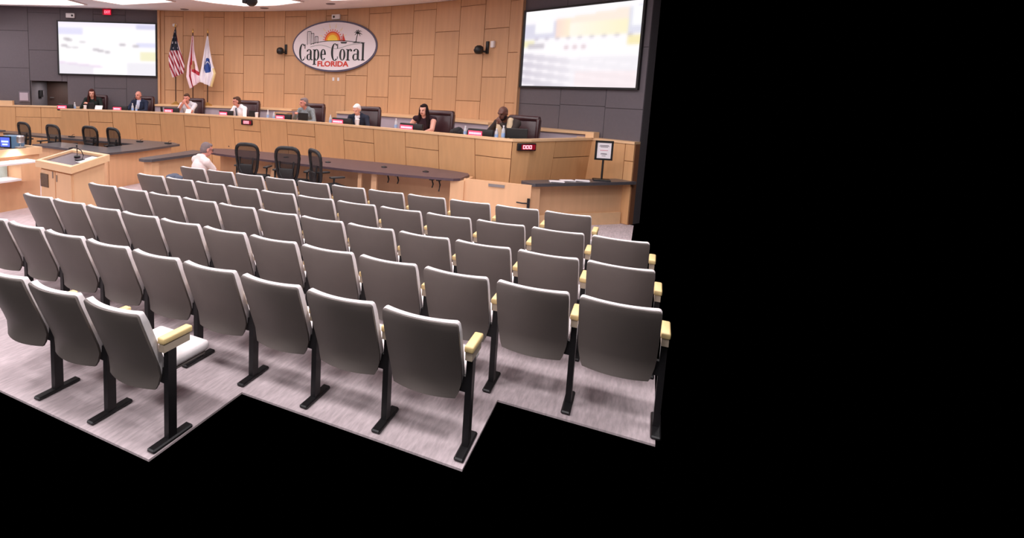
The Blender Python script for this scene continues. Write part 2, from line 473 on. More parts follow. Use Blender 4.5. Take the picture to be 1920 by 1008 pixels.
# ------------------------------------------------------------------ projection screens
def picture(w, h, fn, m, name, parent, nx=80, ny=46):
    b = MB(); cols = []
    img = np.array([[fn((i + 0.5) / nx, 1 - (j + 0.5) / ny) for i in range(nx)] for j in range(ny)], float)
    for _ in range(2):                                  # the projected picture is soft
        p_ = np.pad(img, ((1, 1), (1, 1), (0, 0)), 'edge')
        img = (p_[:-2, 1:-1] + p_[2:, 1:-1] + 2 * p_[1:-1, 1:-1] + p_[1:-1, :-2] + p_[1:-1, 2:]) / 6
    for j in range(ny):
        for i in range(nx):
            x0, x1 = -w / 2 + w * i / nx, -w / 2 + w * (i + 1) / nx
            z0, z1 = -h / 2 + h * j / ny, -h / 2 + h * (j + 1) / ny
            b.add([(x0, 0, z0), (x1, 0, z0), (x1, 0, z1), (x0, 0, z1)], [(0, 1, 2, 3)])
            c = img[j, i]
            cols += [lin(c) + (1.0,)] * 4
    me = b.mesh(name, m)
    ca = me.color_attributes.new('print', 'FLOAT_COLOR', 'CORNER')
    ca.data.foreach_set('color', [v for c in cols for v in c])
    return link(name, me, parent)
def mix(a, b, t):
    t = max(0, min(1, t)); return tuple(a[k] * (1 - t) + b[k] * t for k in range(3))
def pic_left(u, v):
    c = (255, 253, 255)
    if v < 0.12: c = mix((246, 238, 255), c, v / 0.12)
    if u < 0.25 and 0.1 < v < 0.25: c = (228, 226, 250)
    if u > 0.8 and 0.03 < v < 0.1: c = (216, 214, 240)
    if u > 0.8 and 0.36 < v < 0.46: c = (226, 226, 250)
    if u > 0.84 and 0.55 < v < 0.72: c = (244, 240, 205)
    for x, y in ((0.08, 0.33), (0.11, 0.34), (0.06, 0.46), (0.1, 0.49), (0.17, 0.49), (0.24, 0.38), (0.38, 0.53), (0.43, 0.55), (0.5, 0.57), (0.66, 0.42), (0.79, 0.44)):
        if abs(u - x) < 0.03 and abs(v - y) < 0.02: c = (196, 190, 196)
    d = v - 0.78 - 0.18 * u
    if abs(d) < 0.02 and u < 0.45: c = (238, 222, 240)
    if v > 0.8 and u < 0.35 and d > 0: c = mix(c, (222, 214, 228), 0.5)
    if v > 0.75 and u > 0.7: c = mix(c, (214, 210, 226), 0.35)
    return c
def pic_right(u, v):
    w = (255, 252, 255); c = w
    if v > 0.62: c = mix(w, (233, 228, 236), 0.55)
    top = 0.18 - 0.13 * u
    if v < top: return w
    if v < 0.38:
        if u < 0.3: c = (222, 220, 236)
        elif u < 0.42: c = mix((250, 222, 212), (253, 240, 214), (u - 0.3) / 0.12)
        elif u < 0.9: c = mix((255, 250, 238), (253, 244, 206), (u - 0.42) / 0.48) if v > 0.2 else (253, 238, 224)
        else: c = (226, 226, 240)
        if 0.1 < u < 0.27 and 0.14 < v < 0.3: c = (255, 255, 255)
        if u > 0.93 and 0.06 < v < 0.28: c = (255, 255, 255)
    if 0.36 < v < 0.4 and int(u * 30) % 3 == 0 and u > 0.08: c = (198, 190, 204)
    if 0.4 < v < 0.47 and u < 0.1: c = (244, 238, 196)
    if 0.4 < v < 0.5 and u > 0.9: c = (248, 236, 186)
    if 0.44 < v < 0.5 and 0.04 < u < 0.2: c = (206, 200, 208)
    if 0.47 < v < 0.53 and 0.36 < u < 0.6 and int(u * 28) % 2: c = (222, 200, 206)
    if v > 0.56:
        k = (v - 0.54 - 0.2 * u) / 0.11
        if k > 0 and abs(k - round(k)) < 0.14: c = (255, 250, 255)
        elif k > 0 and u < 0.45: c = mix((212, 206, 218), c, u * 1.6)
        if v > 0.8 and u > 0.5: c = mix(c, (250, 226, 226), 0.4)
    return c
def screen(name, label, c, w, h, ang, fn):
    t = thing(name, label, 'screen', c, RAD(ang))
    f = MB(); e = 0.035
    f.box((0, -0.03, h / 2 - e / 2), (w, 0.06, e)); f.box((0, -0.03, -h / 2 + e / 2), (w, 0.06, e))
    f.box((-w / 2 + e / 2, -0.03, 0), (e, 0.06, h - 2 * e)); f.box((w / 2 - e / 2, -0.03, 0), (e, 0.06, h - 2 * e))
    f.build('frame', M['black'], t)
    p = picture(w - 2 * e, h - 2 * e, fn, M['screen_l'], 'picture', t)
    p.location = (0, -0.03, 0)
    MB().box((0, -0.012, 0), (w - 2 * e, 0.02, h - 2 * e)).build('backing', M['black'], t)
    return t
pc = lp(1.415, 0.025)
screen('projection_screen', 'bright projection screen on the grey wall beside the flags, under the exit sign', (pc[0], pc[1], 3.035), 2.77, 1.5, LA, pic_left)
sw = 2.41
pc = rp(0.03 + sw / 2, 0.025)
screen('projection_screen', 'larger bright projection screen on the grey wall above the sign stand', (pc[0], pc[1], 3.0), sw, 1.5, RA, pic_right)

# ------------------------------------------------------------------ oval city sign
SG = thing('wall_sign', 'oval white sign reading Cape Coral Florida on the curved timber wall', 'sign', (CX, CYC + WR - 0.03, 3.19))
def oval(a, b, n=64): return [(a * math.cos(2 * PI * k / n), b * math.sin(2 * PI * k / n)) for k in range(n)]
MB().plate(oval(1.25, 0.655), -0.09, 0.0).build('rim', M['sign_rim'], SG, smooth=30)
MB().plate(oval(1.205, 0.612), -0.1, -0.02).build('face', M['sign_white'], SG, smooth=30)
def zc(x, y): return ((x - 503) / 319.0, (441 - y) / 366.0)
Y0, Y1 = -0.106, -0.095
def disc(b, c, r, a0, a1, mi=0, n=28, y=(Y0, Y1)):
    cx, cz = zc(*c); r = r / 325.0
    b.plate([(cx + r * math.cos(RAD(a0 + (a1 - a0) * k / n)), cz + r * math.sin(RAD(a0 + (a1 - a0) * k / n))) for k in range(n + 1)], y[0], y[1], mi)
sun = MB()
disc(sun, (497, 388), 76, 0, 180, 0); disc(sun, (497, 388), 64, 0, 180, 1, y=(-0.108, -0.1)); disc(sun, (497, 388), 48, 0, 180, 2, y=(-0.110, -0.1))
for k in range(13):
    a = RAD(6 + 14 * k); cx, cz = zc(497, 388)
    for r0, r1, w, mi in ((0.25, 0.30, 0.016, 0), (0.33, 0.44, 0.014, 3)):
        if mi == 3 and k % 2 == 0: continue
        ux, uz = math.cos(a), math.sin(a)
        sun.plate([(cx + ux * r0 - uz * w, cz + uz * r0 + ux * w), (cx + ux * r1, cz + uz * r1), (cx + ux * r0 + uz * w, cz + uz * r0 - ux * w)], Y0, Y1, mi)
sun.build('sun', [M['sun_r'], M['sun_o'], M['sun_y'], M['sun_p']], SG)
def stroke(b, pts, w, mi=0):
    P = [Vector((*zc(*p), 0)) for p in pts]
    ws = w if isinstance(w, list) else [w] * len(P)
    L, R_ = [], []
    for i, p in enumerate(P):
        d = (P[min(i + 1, len(P) - 1)] - P[max(i - 1, 0)]).normalized()
        n = Vector((-d.y, d.x, 0)) * ws[i] / 650.0
        L.append(p + n); R_.append(p - n)
    for i in range(len(P) - 1):
        b.plate([(v.x, v.y) for v in (L[i], L[i + 1], R_[i + 1], R_[i])], Y0, Y1, mi)
land = MB()
stroke(land, [(290, 418), (340, 405), (400, 396), (460, 390), (520, 390), (580, 391), (640, 395), (700, 402), (790, 413)], 5)
stroke(land, [(285, 446), (340, 432), (390, 428), (440, 440), (490, 458), (530, 466), (580, 455), (640, 434), (700, 422), (770, 418)], 3, 1)
for x0, x1, y0, y1 in ((255, 290, 300, 425), (290, 318, 318, 420), (330, 358, 348, 412)):
    stroke(land, [(x0, y1), (x0, y0)], 4); stroke(land, [(x1, y0), (x1, y1)], 4); stroke(land, [(x0, y0), (x1, y0)], 5)
    stroke(land, [((x0 + x1) / 2, y0 + 8), ((x0 + x1) / 2, y1 - 6)], 3, 1)
land.build('skyline', [M['sign_ink'], M['sign_line']], SG)
palm = MB()
stroke(palm, [(712, 410), (716, 370), (726, 330)], [8, 6, 5])
for ex, ey in ((694, 318), (700, 342), (735, 300), (762, 310), (766, 338), (748, 352), (708, 304)):
    mx, my = (726 + ex) / 2, min(330, ey) - 6
    stroke(palm, [(726, 328), (mx, my), (ex, ey)], [6, 7, 2])
stroke(palm, [(684, 412), (712, 406), (746, 412)], [3, 9, 3])
palm.build('palm_tree', M['sign_ink'], SG)
boat = MB()
boat.plate([zc(592, 322), zc(618, 396), zc(588, 396)], Y0, Y1, 0)
boat.plate([zc(586, 340), zc(582, 396), zc(572, 396)], Y0, Y1, 0)
boat.plate([zc(570, 402), zc(634, 402), zc(624, 416), zc(580, 416)], Y0, Y1, 1)
boat.build('sailboat', [M['sign_red'], M['sign_ink']], SG)
# condensed serif lettering, drawn stroke by stroke
let = MB()
def ring(cx, cy, rx, ry, tx, ty, a0=0, a1=360, n=28):
    for k in range(n):
        q = []
        for rr, kk in ((0, k), (0, k + 1), (1, k + 1), (1, k)):
            a = RAD(a0 + (a1 - a0) * kk / n)
            q.append(zc(cx + (rx - rr * tx) * math.cos(a), cy - (ry - rr * ty) * math.sin(a)))
        let.plate(q, Y0, Y1)
def bar(x0, x1, y0, y1): let.plate([zc(x0, y1), zc(x1, y1), zc(x1, y0), zc(x0, y0)], Y0, Y1)
def L_C(x0, x1):
    cx, rx = (x0 + x1) / 2 + 4, (x1 - x0) / 2
    ring(cx, 496, rx, 82, 19, 7, 52, 308)
    bar(x1 - 10, x1 - 3, 420, 462); bar(x1 - 8, x1 - 3, 536, 560)
def L_o(x0, x1): ring((x0 + x1) / 2, 520, (x1 - x0) / 2, 54, 17, 6)
def L_e(x0, x1):
    cx = (x0 + x1) / 2; rx = (x1 - x0) / 2
    ring(cx, 520, rx, 54, 17, 6, 0, 322); bar(x0 + 12, x1 - 2, 513, 520)
def L_a(x0, x1):
    bar(x1 - 24, x1 - 6, 490, 566); bar(x1 - 10, x1 + 4, 562, 572)
    ring(x1 - 32, 496, 26, 30, 16, 6, 0, 165); ring(x0 + 24, 542, 24, 31, 15, 6, 60, 320)
    bar(x0 + 26, x1 - 20, 512, 518)
def L_p(x0, x1):
    bar(x0 + 6, x0 + 23, 470, 612); bar(x0 - 2, x0 + 32, 608, 615); bar(x0 - 2, x0 + 8, 468, 475)
    ring(x0 + 34, 520, 28, 54, 17, 6, -140, 140)
def L_r(x0, x1):
    bar(x0 + 6, x0 + 23, 470, 570); bar(x0 - 2, x0 + 32, 566, 573); bar(x0 - 2, x0 + 8, 468, 475)
    ring(x0 + 36, 498, 18, 32, 8, 7, 30, 160); bar(x0 + 36, x0 + 50, 474, 490)
def L_l(x0, x1):
    bar(x0 + 5, x0 + 22, 412, 570); bar(x0 - 3, x0 + 30, 566, 573); bar(x0 - 3, x0 + 8, 410, 417)
L_C(172, 240); L_a(250, 306); L_p(313, 375); L_e(384, 438); L_C(482, 552); L_o(563, 620); L_r(628, 676); L_a(684, 748); L_l(764, 794)
let.build('lettering', M['sign_ink'], SG, kind='stuff')
def text_mesh(name, s, size, m, parent, loc, rot, sx=1.0, ext=0.004, bold=0.0, align='CENTER'):
    cu = bpy.data.curves.new(name, 'FONT')
    cu.body = s; cu.size = size; cu.extrude = ext; cu.offset = bold
    cu.align_x = align; cu.align_y = 'CENTER'
    o = bpy.data.objects.new(name + '_curve', cu)
    COL.objects.link(o)
    dg = bpy.context.evaluated_depsgraph_get()
    me = bpy.data.meshes.new_from_object(o.evaluated_get(dg))
    bpy.data.objects.remove(o)
    me.materials.clear(); me.materials.append(m)
    r = link(name, me, parent, kind='stuff')
    r.location = loc; r.rotation_euler = rot; r.scale = (sx, 1, 1)
    return r
text_mesh('red_lettering', 'FLORIDA', 0.185, M['sign_red'], SG, (zc(502, 608)[0], -0.102, zc(502, 608)[1]), (RAD(90), 0, 0), 1.22, 0.004, 0.006)

# ------------------------------------------------------------------ ledge behind the dais with timber cap
def ledge(nm, a0, a1, wood_end):
    n = max(2, int(abs(a1 - a0) / 3))
    fr = MB(); cp = MB()
    for k in range(n):
        p0, p1 = a0 + (a1 - a0) * k / n, a0 + (a1 - a0) * (k + 1) / n
        q = [arc(p0, 9.22), arc(p1, 9.22), arc(p1, 9.87), arc(p0, 9.87)]
        fr.prism(q[::-1] if a1 < a0 else q, 0.6, 1.5)
        q = [arc(p0, 9.18), arc(p1, 9.18), arc(p1, 9.87), arc(p0, 9.87)]
        cp.prism(q[::-1] if a1 < a0 else q, 1.5, 1.545)
    o = fr.build(nm, M['ledge_front'], kind='structure')
    cp.build('cap', M['wood_cap'], o)
    return o
l1 = ledge('trim_3', -29.6, -5.2, True)
l2 = ledge('trim_4', 2.9, 29.4, False)
# straight run of the ledge in front of the right grey wall
b = MB().prism([rp(0.05, 0.68), rp(1.72, 0.08), rp(1.72, 0.03), rp(0.05, 0.03)], 0.6, 1.45)
o = b.build('trim_5', M['ledge_front'], kind='structure')
MB().prism([rp(-0.1, 0.74), rp(1.74, 0.14), rp(1.74, 0.03), rp(-0.1, 0.03)], 1.45, 1.495).build('cap', M['wood_cap'], o)
# stepped timber block in the gap of the ledge
b = MB()
b.prism([arc(-5.1, 9.2), arc(-7.5, 9.2), arc(-7.5, 8.9), arc(-5.1, 8.9)], 0.6, 1.46)
b.build('trim_6', M['wood'], kind='structure')

# ------------------------------------------------------------------ dais desk
DA = thing('dais_desk', 'long curved timber council dais desk with staggered fascia panels', 'desk', (0, 0, 0))
COLX = [-13.42, -12.76, -12.16, -11.54, -10.86, -10.16, -9.4, -8.67, -7.87, -7.08, -6.29, -5.51, -4.75, -4.01, -3.3, -2.59]
P = [(x, dy(x)) for x in COLX] + [(-2.22, 9.81), (-1.93, 9.78), (-1.68, 10.0), (-1.36, 10.48), (-0.805, 11.328)]
def nrm(i):
    a, c = P[max(i - 1, 0)], P[min(i + 1, len(P) - 1)]
    d = (c[0] - a[0], c[1] - a[1]); L = math.hypot(*d)
    return (-d[1] / L, d[0] / L)
ZT = 1.36
def fpt(i, z, inset=0.0):
    n = nrm(i); k = 0.13 * (ZT - z) * (0.75 if i > 16 else 1.0) + inset
    return (P[i][0] + n[0] * k, P[i][1] + n[1] * k, z)
def fascia(i0, i1, z0, z1, first=True):
    g = 0.006
    b = MB()
    for i in range(i0, i1):
        f0, f1 = (g if i == i0 else 0.0), (g if i == i1 - 1 else 0.0)
        def pt(e, z, ins):
            a, c = Vector(fpt(i, z, ins)), Vector(fpt(i + 1, z, ins)); L = (c - a).length
            return a + (c - a) * (f0 / L if e == 0 else 1 - f1 / L)
        b.prism2([pt(0, z0 + g, 0.002), pt(1, z0 + g, 0.002), pt(1, z0 + g, 0.03), pt(0, z0 + g, 0.03)],
                 [pt(0, z1 - g, 0.002), pt(1, z1 - g, 0.002), pt(1, z1 - g, 0.03), pt(0, z1 - g, 0.03)])
    return b.build('panel', M['wood_dais'], DA)
groups = [(i, i + 1, i % 2) for i in range(15)] + [(15, 17, 1), (17, 19, 0), (19, 20, 1)]
for i0, i1, sp in groups:
    if sp:
        fascia(i0, i1, 1.07, ZT); fascia(i0, i1, 0.0, 1.07)
    else:
        fascia(i0, i1, 0.0, ZT)
bk = MB(); cap = MB(); top = MB()
for i in range(len(P) - 1):
    bk.prism2([fpt(i, 0, 0.022), fpt(i + 1, 0, 0.022), fpt(i + 1, 0, 0.1), fpt(i, 0, 0.1)],
              [fpt(i, ZT, 0.022), fpt(i + 1, ZT, 0.022), fpt(i + 1, ZT, 0.1), fpt(i, ZT, 0.1)])
    e0, e1 = [Vector(fpt(j, ZT, -0.012)) for j in (i, i + 1)]
    h0, h1 = [Vector(fpt(j, ZT, 0.12)) for j in (i, i + 1)]
    cap.prism([e0[:2], e1[:2], h1[:2], h0[:2]], ZT, 1.4)
    if i < 16:
        w0, w1 = [Vector(fpt(j, ZT, 0.78)) for j in (i, i + 1)]
        top.prism([h0[:2], h1[:2], w1[:2], w0[:2]], 1.3, 1.335)
bk.build('carcass', M['joint'], DA); cap.build('cap', M['wood_cap'], DA, smooth=25); top.build('worktop', M['wood_cap'], DA)
DK = 1.335

# low panelled wainscots in front of the side walls
def wainscot(nm, fn, cuts, splits, off=0.15):
    b = MB()
    for s0, s1 in zip(cuts, cuts[1:]):
        pass
    a, z = cuts[0], cuts[-1]
    pa, pz = fn(a, off - 0.03), fn(z, off - 0.03)
    qa, qz = fn(a, 0.0), fn(z, 0.0)
    poly = [pa, pz, qz, qa]
    ar = sum(poly[i][0] * poly[(i + 1) % 4][1] - poly[(i + 1) % 4][0] * poly[i][1] for i in range(4))
    if ar < 0: poly = poly[::-1]
    o = b.prism(poly, 0, 1.36).build(nm, M['joint'], kind='structure')
    poly2 = [fn(a, off + 0.012), fn(z, off + 0.012), qz, qa]
    if ar < 0: poly2 = poly2[::-1]
    MB().prism(poly2, 1.36, 1.4).build('cap', M['wood_cap'], o)
    for (s0, s1), sp in zip(zip(cuts, cuts[1:]), splits):
        p, q = fn(s0, off - 0.03), fn(s1, off - 0.03)
        if fn is lp: p, q = q, p
        for z0, z1 in (((0.0, 1.07), (1.07, 1.36)) if sp else ((0.0, 1.36),)):
            flat_panel(o, 'panel', p, q, z0, z1, M['wood_dais'], th=0.028)
    return o
wainscot('trim_7', lp, [1.85, 2.62, 3.26, 3.97, 4.7, 5.4, 6.1, 6.8], [1, 1, 1, 0, 1, 0, 1], 0.2)
wainscot('trim_8', rp, [1.42, 2.37, RLEN], [0, 1], 0.16)
# raised end of the wainscot, farthest from the dais
b = MB().prism([lp(6.8, 0.19), lp(4.05, 0.19), lp(4.05, 0.08), lp(6.8, 0.08)], 1.4, 1.52)
b.build('trim_9', M['wood_cap'], kind='structure')
MB().box((rp(1.73, 0.12)[0], rp(1.73, 0.12)[1], 1.45), (0.16, 0.16, 0.1), rz=RAD(RA)).build('trim_10', M['wood_cap'], kind='structure')

# ------------------------------------------------------------------ digits and red displays
SEG = {'0': 'abcdef', '8': 'abcdefg', '3': 'abgcd', '1': 'bc'}
def digits(b, s, w, h, y, mi=0):
    n = len(s); cw = w / n
    for k, ch in enumerate(s):
        x = -w / 2 + cw * (k + 0.5); a = cw * 0.3; t = h * 0.16
        for q in SEG[ch]:
            c, d = {'a': ((x, h / 2 - t / 2), (2 * a, t)), 'd': ((x, -h / 2 + t / 2), (2 * a, t)), 'g': ((x, 0), (2 * a, t)),
                    'f': ((x - a, h / 4), (t, h / 2)), 'b': ((x + a, h / 4), (t, h / 2)),
                    'e': ((x - a, -h / 4), (t, h / 2)), 'c': ((x + a, -h / 4), (t, h / 2))}[q]
            b.box((c[0], y, c[1]), (d[0], 0.004, d[1]), mi)
def timer(label, c, ang):
    t = thing('countdown_timer', label, 'timer', c, ang, 'red digital timers on the dais front')
    MB().rbox((0, 0.0, 0), (0.33, 0.05, 0.125), 0.012).build('case', M['black'], t, smooth=40)
    MB().box((0.02, -0.027, 0), (0.25, 0.004, 0.085)).build('display', M['red_glow'], t)
    d = MB(); digits(d, '000', 0.17, 0.06, -0.031); d.build('digits', M['red_digit'], t)
ang = math.atan2(dy(-8.1) - dy(-8.4), 0.3)
timer('red digital timer on the dais front below the man in white shirt and tie', (-8.25, dy(-8.25) + 0.0, 1.275), ang)
timer('red digital timer on the dais front near its bent corner', (-1.735, 9.935, 1.275), math.atan2(0.3, 0.34))

# ------------------------------------------------------------------ front tables and counters
TB = thing('witness_table', 'long mauve-brown table in front of the dais with rounded ends', 'table', (0, 0, 0))
tpoly = [(-8.25, 9.42), (-7.6, 9.17), (-6.6, 9.08), (-5.5, 9.0), (-4.4, 8.93), (-3.5, 9.0), (-2.9, 9.08), (-2.68, 9.12), (-2.6, 9.22), (-2.58, 9.7),
         (-2.66, 9.88), (-2.95, 10.0), (-3.5, 10.13), (-4.6, 10.17), (-5.75, 10.15), (-6.7, 10.1), (-8.0, 10.0), (-8.3, 9.8)]
MB().prism(tpoly, 0.715, 0.755).build('tabletop', M['table_top'], TB)
MB().prism([(x, y - 0.001) for x, y in [(-2.74, 9.16), (-2.54, 9.24), (-2.54, 9.8), (-2.74, 9.8)]], 0, 0.715).build('end_panel', M['wood_pale'], TB)
MB().box((-4.33, 9.1, 0.357), (0.07, 0.05, 0.714)).build('leg', M['wood_pale'], TB)
MB().box((-4.08, 9.15, 0.357), (0.10, 0.05, 0.714)).build('leg', M['wood_pale'], TB)
MB().box((-6.3, 9.3, 0.357), (0.07, 0.05, 0.714)).build('leg', M['wood_pale'], TB)
MB().box((-5.4, 9.85, 0.37), (5.3, 0.03, 0.66)).build('modesty_panel', M['wood_pale'], TB)
for x in (-3.9, -3.72, -3.1, -2.98):
    b = MB().box((x, 9.3, 0.69), (0.07, 0.07, 0.05))
    b.tube([(x, 9.3, 0.68), (x + 0.03, 9.29, 0.6), (x + 0.015, 9.28, 0.54 - 0.05 * (x > -3.1))], 0.012, 6)
    b.build('cable_clip', M['black'], TB)
for x, y in ((-5.2, 9.5), (-4.1, 9.6), (-3.3, 9.55), (-6.2, 9.6)):
    tag(MB().lathe([(0.055, 0), (0.055, 0.012), (0.03, 0.02), (0.012, 0.026)], (0, 0, 0), 12).build('table_microphone', M['black'], loc=(x, y, 0.755)),
        'flat dark table microphone on the mauve-brown table, ' + {-5.2: 'behind the chair turned sideways', -4.1: 'above the paired thin legs', -3.3: 'closest to the pale gate', -6.2: 'behind the middle mesh chair'}[x], 'microphone', 'flat microphones on the witness table')

# pale gate beside the table end
G = thing('gate', 'pale timber half-height gate with lever handle between table and counter', 'gate', (-2.03, 9.3, 0))
MB().box((0, 0, 0.385), (1.05, 0.045, 0.73)).build('gate_panel', M['wood_pale'], G)
MB().box((0.0, -0.029, 0.69), (0.25, 0.012, 0.045)).build('plaque', M['metal'], G)
h = MB(); h.box((0.5, -0.035, 0.47), (0.04, 0.025, 0.15)); h.tube([(0.5, -0.05, 0.47), (0.42, -0.085, 0.47), (0.33, -0.085, 0.475)], 0.012)
h.build('lever_handle', M['dark_metal'], G)

def bar_counter(label, pts_top, base, post, zt=0.75, foot=None):
    t = thing('bar_counter', label, 'counter', (0, 0, 0))
    MB().prism(pts_top, zt - 0.05, zt).build('worktop', M['stone'], t)
    MB().prism(base, 0.0, zt - 0.05).build('base', M['wood_pale'], t)
    MB().prism(post, 0.0, zt - 0.05).build('post', M['wood_pale'], t)
    if foot: MB().prism(foot, 0.0, 0.2).build('plinth', M['wood_cap'], t)
    return t
d = (math.cos(RAD(44.5)), math.sin(RAD(44.5))); nn = (-d[1], d[0])
def cp_(s, o): return (-1.52 + d[0] * s + nn[0] * o, 9.47 + d[1] * s + nn[1] * o)
bar_counter('black-topped timber counter holding the sign stand and papers',
            [cp_(-0.02, 0.04), cp_(0.05, 0.0), cp_(1.96, 0.0), cp_(1.86, 0.33), cp_(0.02, 0.33), cp_(-0.03, 0.26)],
            [cp_(0.2, 0.2), cp_(1.88, 0.2), cp_(1.84, 0.32), cp_(0.2, 0.32)],
            [cp_(0.03, 0.05), cp_(0.18, 0.05), cp_(0.18, 0.3), cp_(0.03, 0.3)], 0.75,
            [cp_(0.18, 0.16), cp_(1.86, 0.16), cp_(1.85, 0.2), cp_(0.18, 0.2)])
bar_counter('short black-topped timber counter beside the seated audience man',
            [(-8.02, 7.62), (-7.93, 7.72), (-7.93, 8.85), (-8.0, 9.35), (-8.4, 9.35), (-8.35, 8.9), (-8.25, 7.75), (-8.18, 7.64)],
            [(-8.12, 8.0), (-8.08, 8.0), (-8.08, 9.3), (-8.3, 9.3), (-8.3, 8.0)],
            [(-8.2, 7.78), (-8.0, 7.78), (-8.0, 7.97), (-8.2, 7.97)])

# sign stand and papers on the counter
c0 = cp_(1.42, 0.17)
ST = thing('sign_stand', 'black framed notice on a black pole standing on the counter', 'sign', (c0[0], c0[1], 0.75), RAD(12))
MB().rbox((0, 0, 0.0125), (0.26, 0.2, 0.025), 0.01).build('base', M['black'], ST)
MB().tube([(0, 0, 0.02), (0, 0, 0.36)], 0.016, 10).build('pole', M['black'], ST, smooth=40)
f = MB()
for cx_, cz_, w_, h_ in ((0, 0.645, 0.27, 0.03), (0, 0.355, 0.27, 0.03), (-0.12, 0.5, 0.03, 0.30), (0.12, 0.5, 0.03, 0.30)):
    f.box((cx_, 0, cz_), (w_, 0.03, h_))
f.box((0, 0.008, 0.5), (0.24, 0.012, 0.28)); f.build('frame', M['black'], ST)
n = MB().box((0, -0.002, 0.5), (0.212, 0.006, 0.262)).build('notice', M['paper'], ST)
tx = MB()
for k, (w_, z_) in enumerate(((0.13, 0.585), (0.15, 0.57), (0.11, 0.555), (0.12, 0.50), (0.09, 0.45), (0.1, 0.437), (0.06, 0.41))):
    tx.box((0, -0.006, z_), (w_, 0.002, 0.008), 1 if k == 3 else 0)
tx.build('text_lines', [M['ink'], M['pink_ink']], n)
for k, (s, o, rz, lb) in enumerate(((0.52, 0.12, 0.3, 'white paper stack on the counter end beside the gate'), (0.77, 0.18, 0.5, 'white paper stack between two others on the black counter'), (1.02, 0.14, 0.1, 'white paper stack on the black counter closest to the sign stand'))):
    c = cp_(s, o)
    b = MB()
    for j in range(3): b.box((0.004 * j, -0.003 * j, 0.003 + 0.005 * j), (0.21, 0.15, 0.004), rz=rz + 0.05 * j)
    tag(b.build('paper_stack', M['paper'], loc=(c[0], c[1], 0.75)), lb, 'papers', 'paper stacks on the counter')

# U-shaped staff desk with dark top
SD = thing('staff_desk', 'U-shaped staff desk with dark stone top below the dais', 'desk', (0, 0, 0))
MB().prism([(-11.6, 7.82), (-9.25, 7.82), (-9.22, 8.6), (-9.4, 10.02), (-9.75, 10.2), (-11.0, 10.05), (-12.9, 9.6), (-14.6, 9.45), (-15.3, 9.3), (-15.3, 8.85), (-14.5, 8.95), (-12.6, 9.12), (-11.0, 9.3), (-10.15, 9.35),
              (-10.05, 8.5), (-11.6, 8.5)], 0.705, 0.75).build('worktop', M['stone'], SD)
MB().box((-10.45, 7.92, 0.352), (2.2, 0.04, 0.704)).build('front_panel', M['wood_pale'], SD)
MB().prism([(-9.38, 7.95), (-9.34, 7.95), (-9.5, 9.85), (-9.54, 9.85)], 0, 0.704).build('end_panel', M['wood_pale'], SD)
MB().box((-10.1, 8.4, 0.352), (0.04, 0.7, 0.704)).build('partition', M['wood_pale'], SD)
MB().prism([(-13.0, 9.5), (-10.2, 9.8), (-10.2, 9.84), (-13.0, 9.54)], 0, 0.704).build('back_panel', M['wood_pale'], SD)
for x, y, w in ((-12.4, 9.42, 'farthest from the lectern'), (-11.7, 9.5, 'second farthest from the lectern'), (-10.4, 9.75, 'behind the mesh chair near the corner'), (-9.65, 9.9, 'at the corner by the short counter')):
    b = MB().rbox((0, 0, 0.012), (0.14, 0.1, 0.024), 0.008)
    b.tube([(0, 0, 0.02), (0.02, 0.02, 0.06), (0.08, 0.02, 0.07)], 0.006, 6)
    tag(b.build('desk_microphone', M['black'], loc=(x, y, 0.75)), 'small black desk microphone on the staff desk, ' + w, 'microphone', 'small microphones on the staff desk')
b = MB().box((-14.35, 8.4, 0.42), (1.0, 0.35, 0.84)); o = b.build('side_cabinet', M['wood_pale'])
tag(o, 'pale timber side cabinet with a dark top behind the podium', 'cabinet')
MB().box((-14.35, 8.4, 0.86), (1.1, 0.42, 0.04)).build('worktop', M['stone'], o)
b = MB().rbox((0, 0, 0.01), (0.2, 0.16, 0.02), 0.008)
b.tube([(0, 0, 0.015), (0, 0, 0.1), (-0.25, 0.05, 0.28)], 0.016, 6); b.tube([(-0.02, 0, 0.05), (0.4, -0.05, 0.12)], 0.014, 6)
tag(b.build('monitor_arm', M['black'], loc=(-14.3, 8.4, 0.88)), 'black jointed monitor arm on the pale side cabinet', 'arm')

# ------------------------------------------------------------------ lectern
lrot = math.atan2(-0.13, 0.98)
LE = thing('lectern', 'wide pale timber lectern with sunken dark writing surface and two doors', 'lectern', (-7.56, 5.405, 0), lrot)
W_, D_ = 1.0, 0.62
def ztop(y): return 0.95 + 0.13 * y / D_
b = MB()
b.prism2([(-W_ / 2 + .06, .06, 0), (W_ / 2 - .06, .06, 0), (W_ / 2 - .06, D_ - .05, 0), (-W_ / 2 + .06, D_ - .05, 0)],
         [(-W_ / 2 + .06, .06, ztop(.06) - .1), (W_ / 2 - .06, .06, ztop(.06) - .1), (W_ / 2 - .06, D_ - .05, ztop(D_ - .05) - .1), (-W_ / 2 + .06, D_ - .05, ztop(D_ - .05) - .1)])
b.build('body', M['wood_pale'], LE)
def slab(mb, x0, x1, y0, y1, lo, hi):
    mb.prism2([(x0, y0, ztop(y0) + lo), (x1, y0, ztop(y0) + lo), (x1, y1, ztop(y1) + lo), (x0, y1, ztop(y1) + lo)],
              [(x0, y0, ztop(y0) + hi), (x1, y0, ztop(y0) + hi), (x1, y1, ztop(y1) + hi), (x0, y1, ztop(y1) + hi)])
b = MB(); e = 0.06
slab(b, -W_ / 2, W_ / 2, 0, e, -.1, 0); slab(b, -W_ / 2, W_ / 2, D_ - e, D_, -.1, 0)
slab(b, -W_ / 2, -W_ / 2 + e, e, D_ - e, -.1, 0); slab(b, W_ / 2 - e, W_ / 2, e, D_ - e, -.1, 0)
b.build('top_frame', M['wood_cap'], LE)
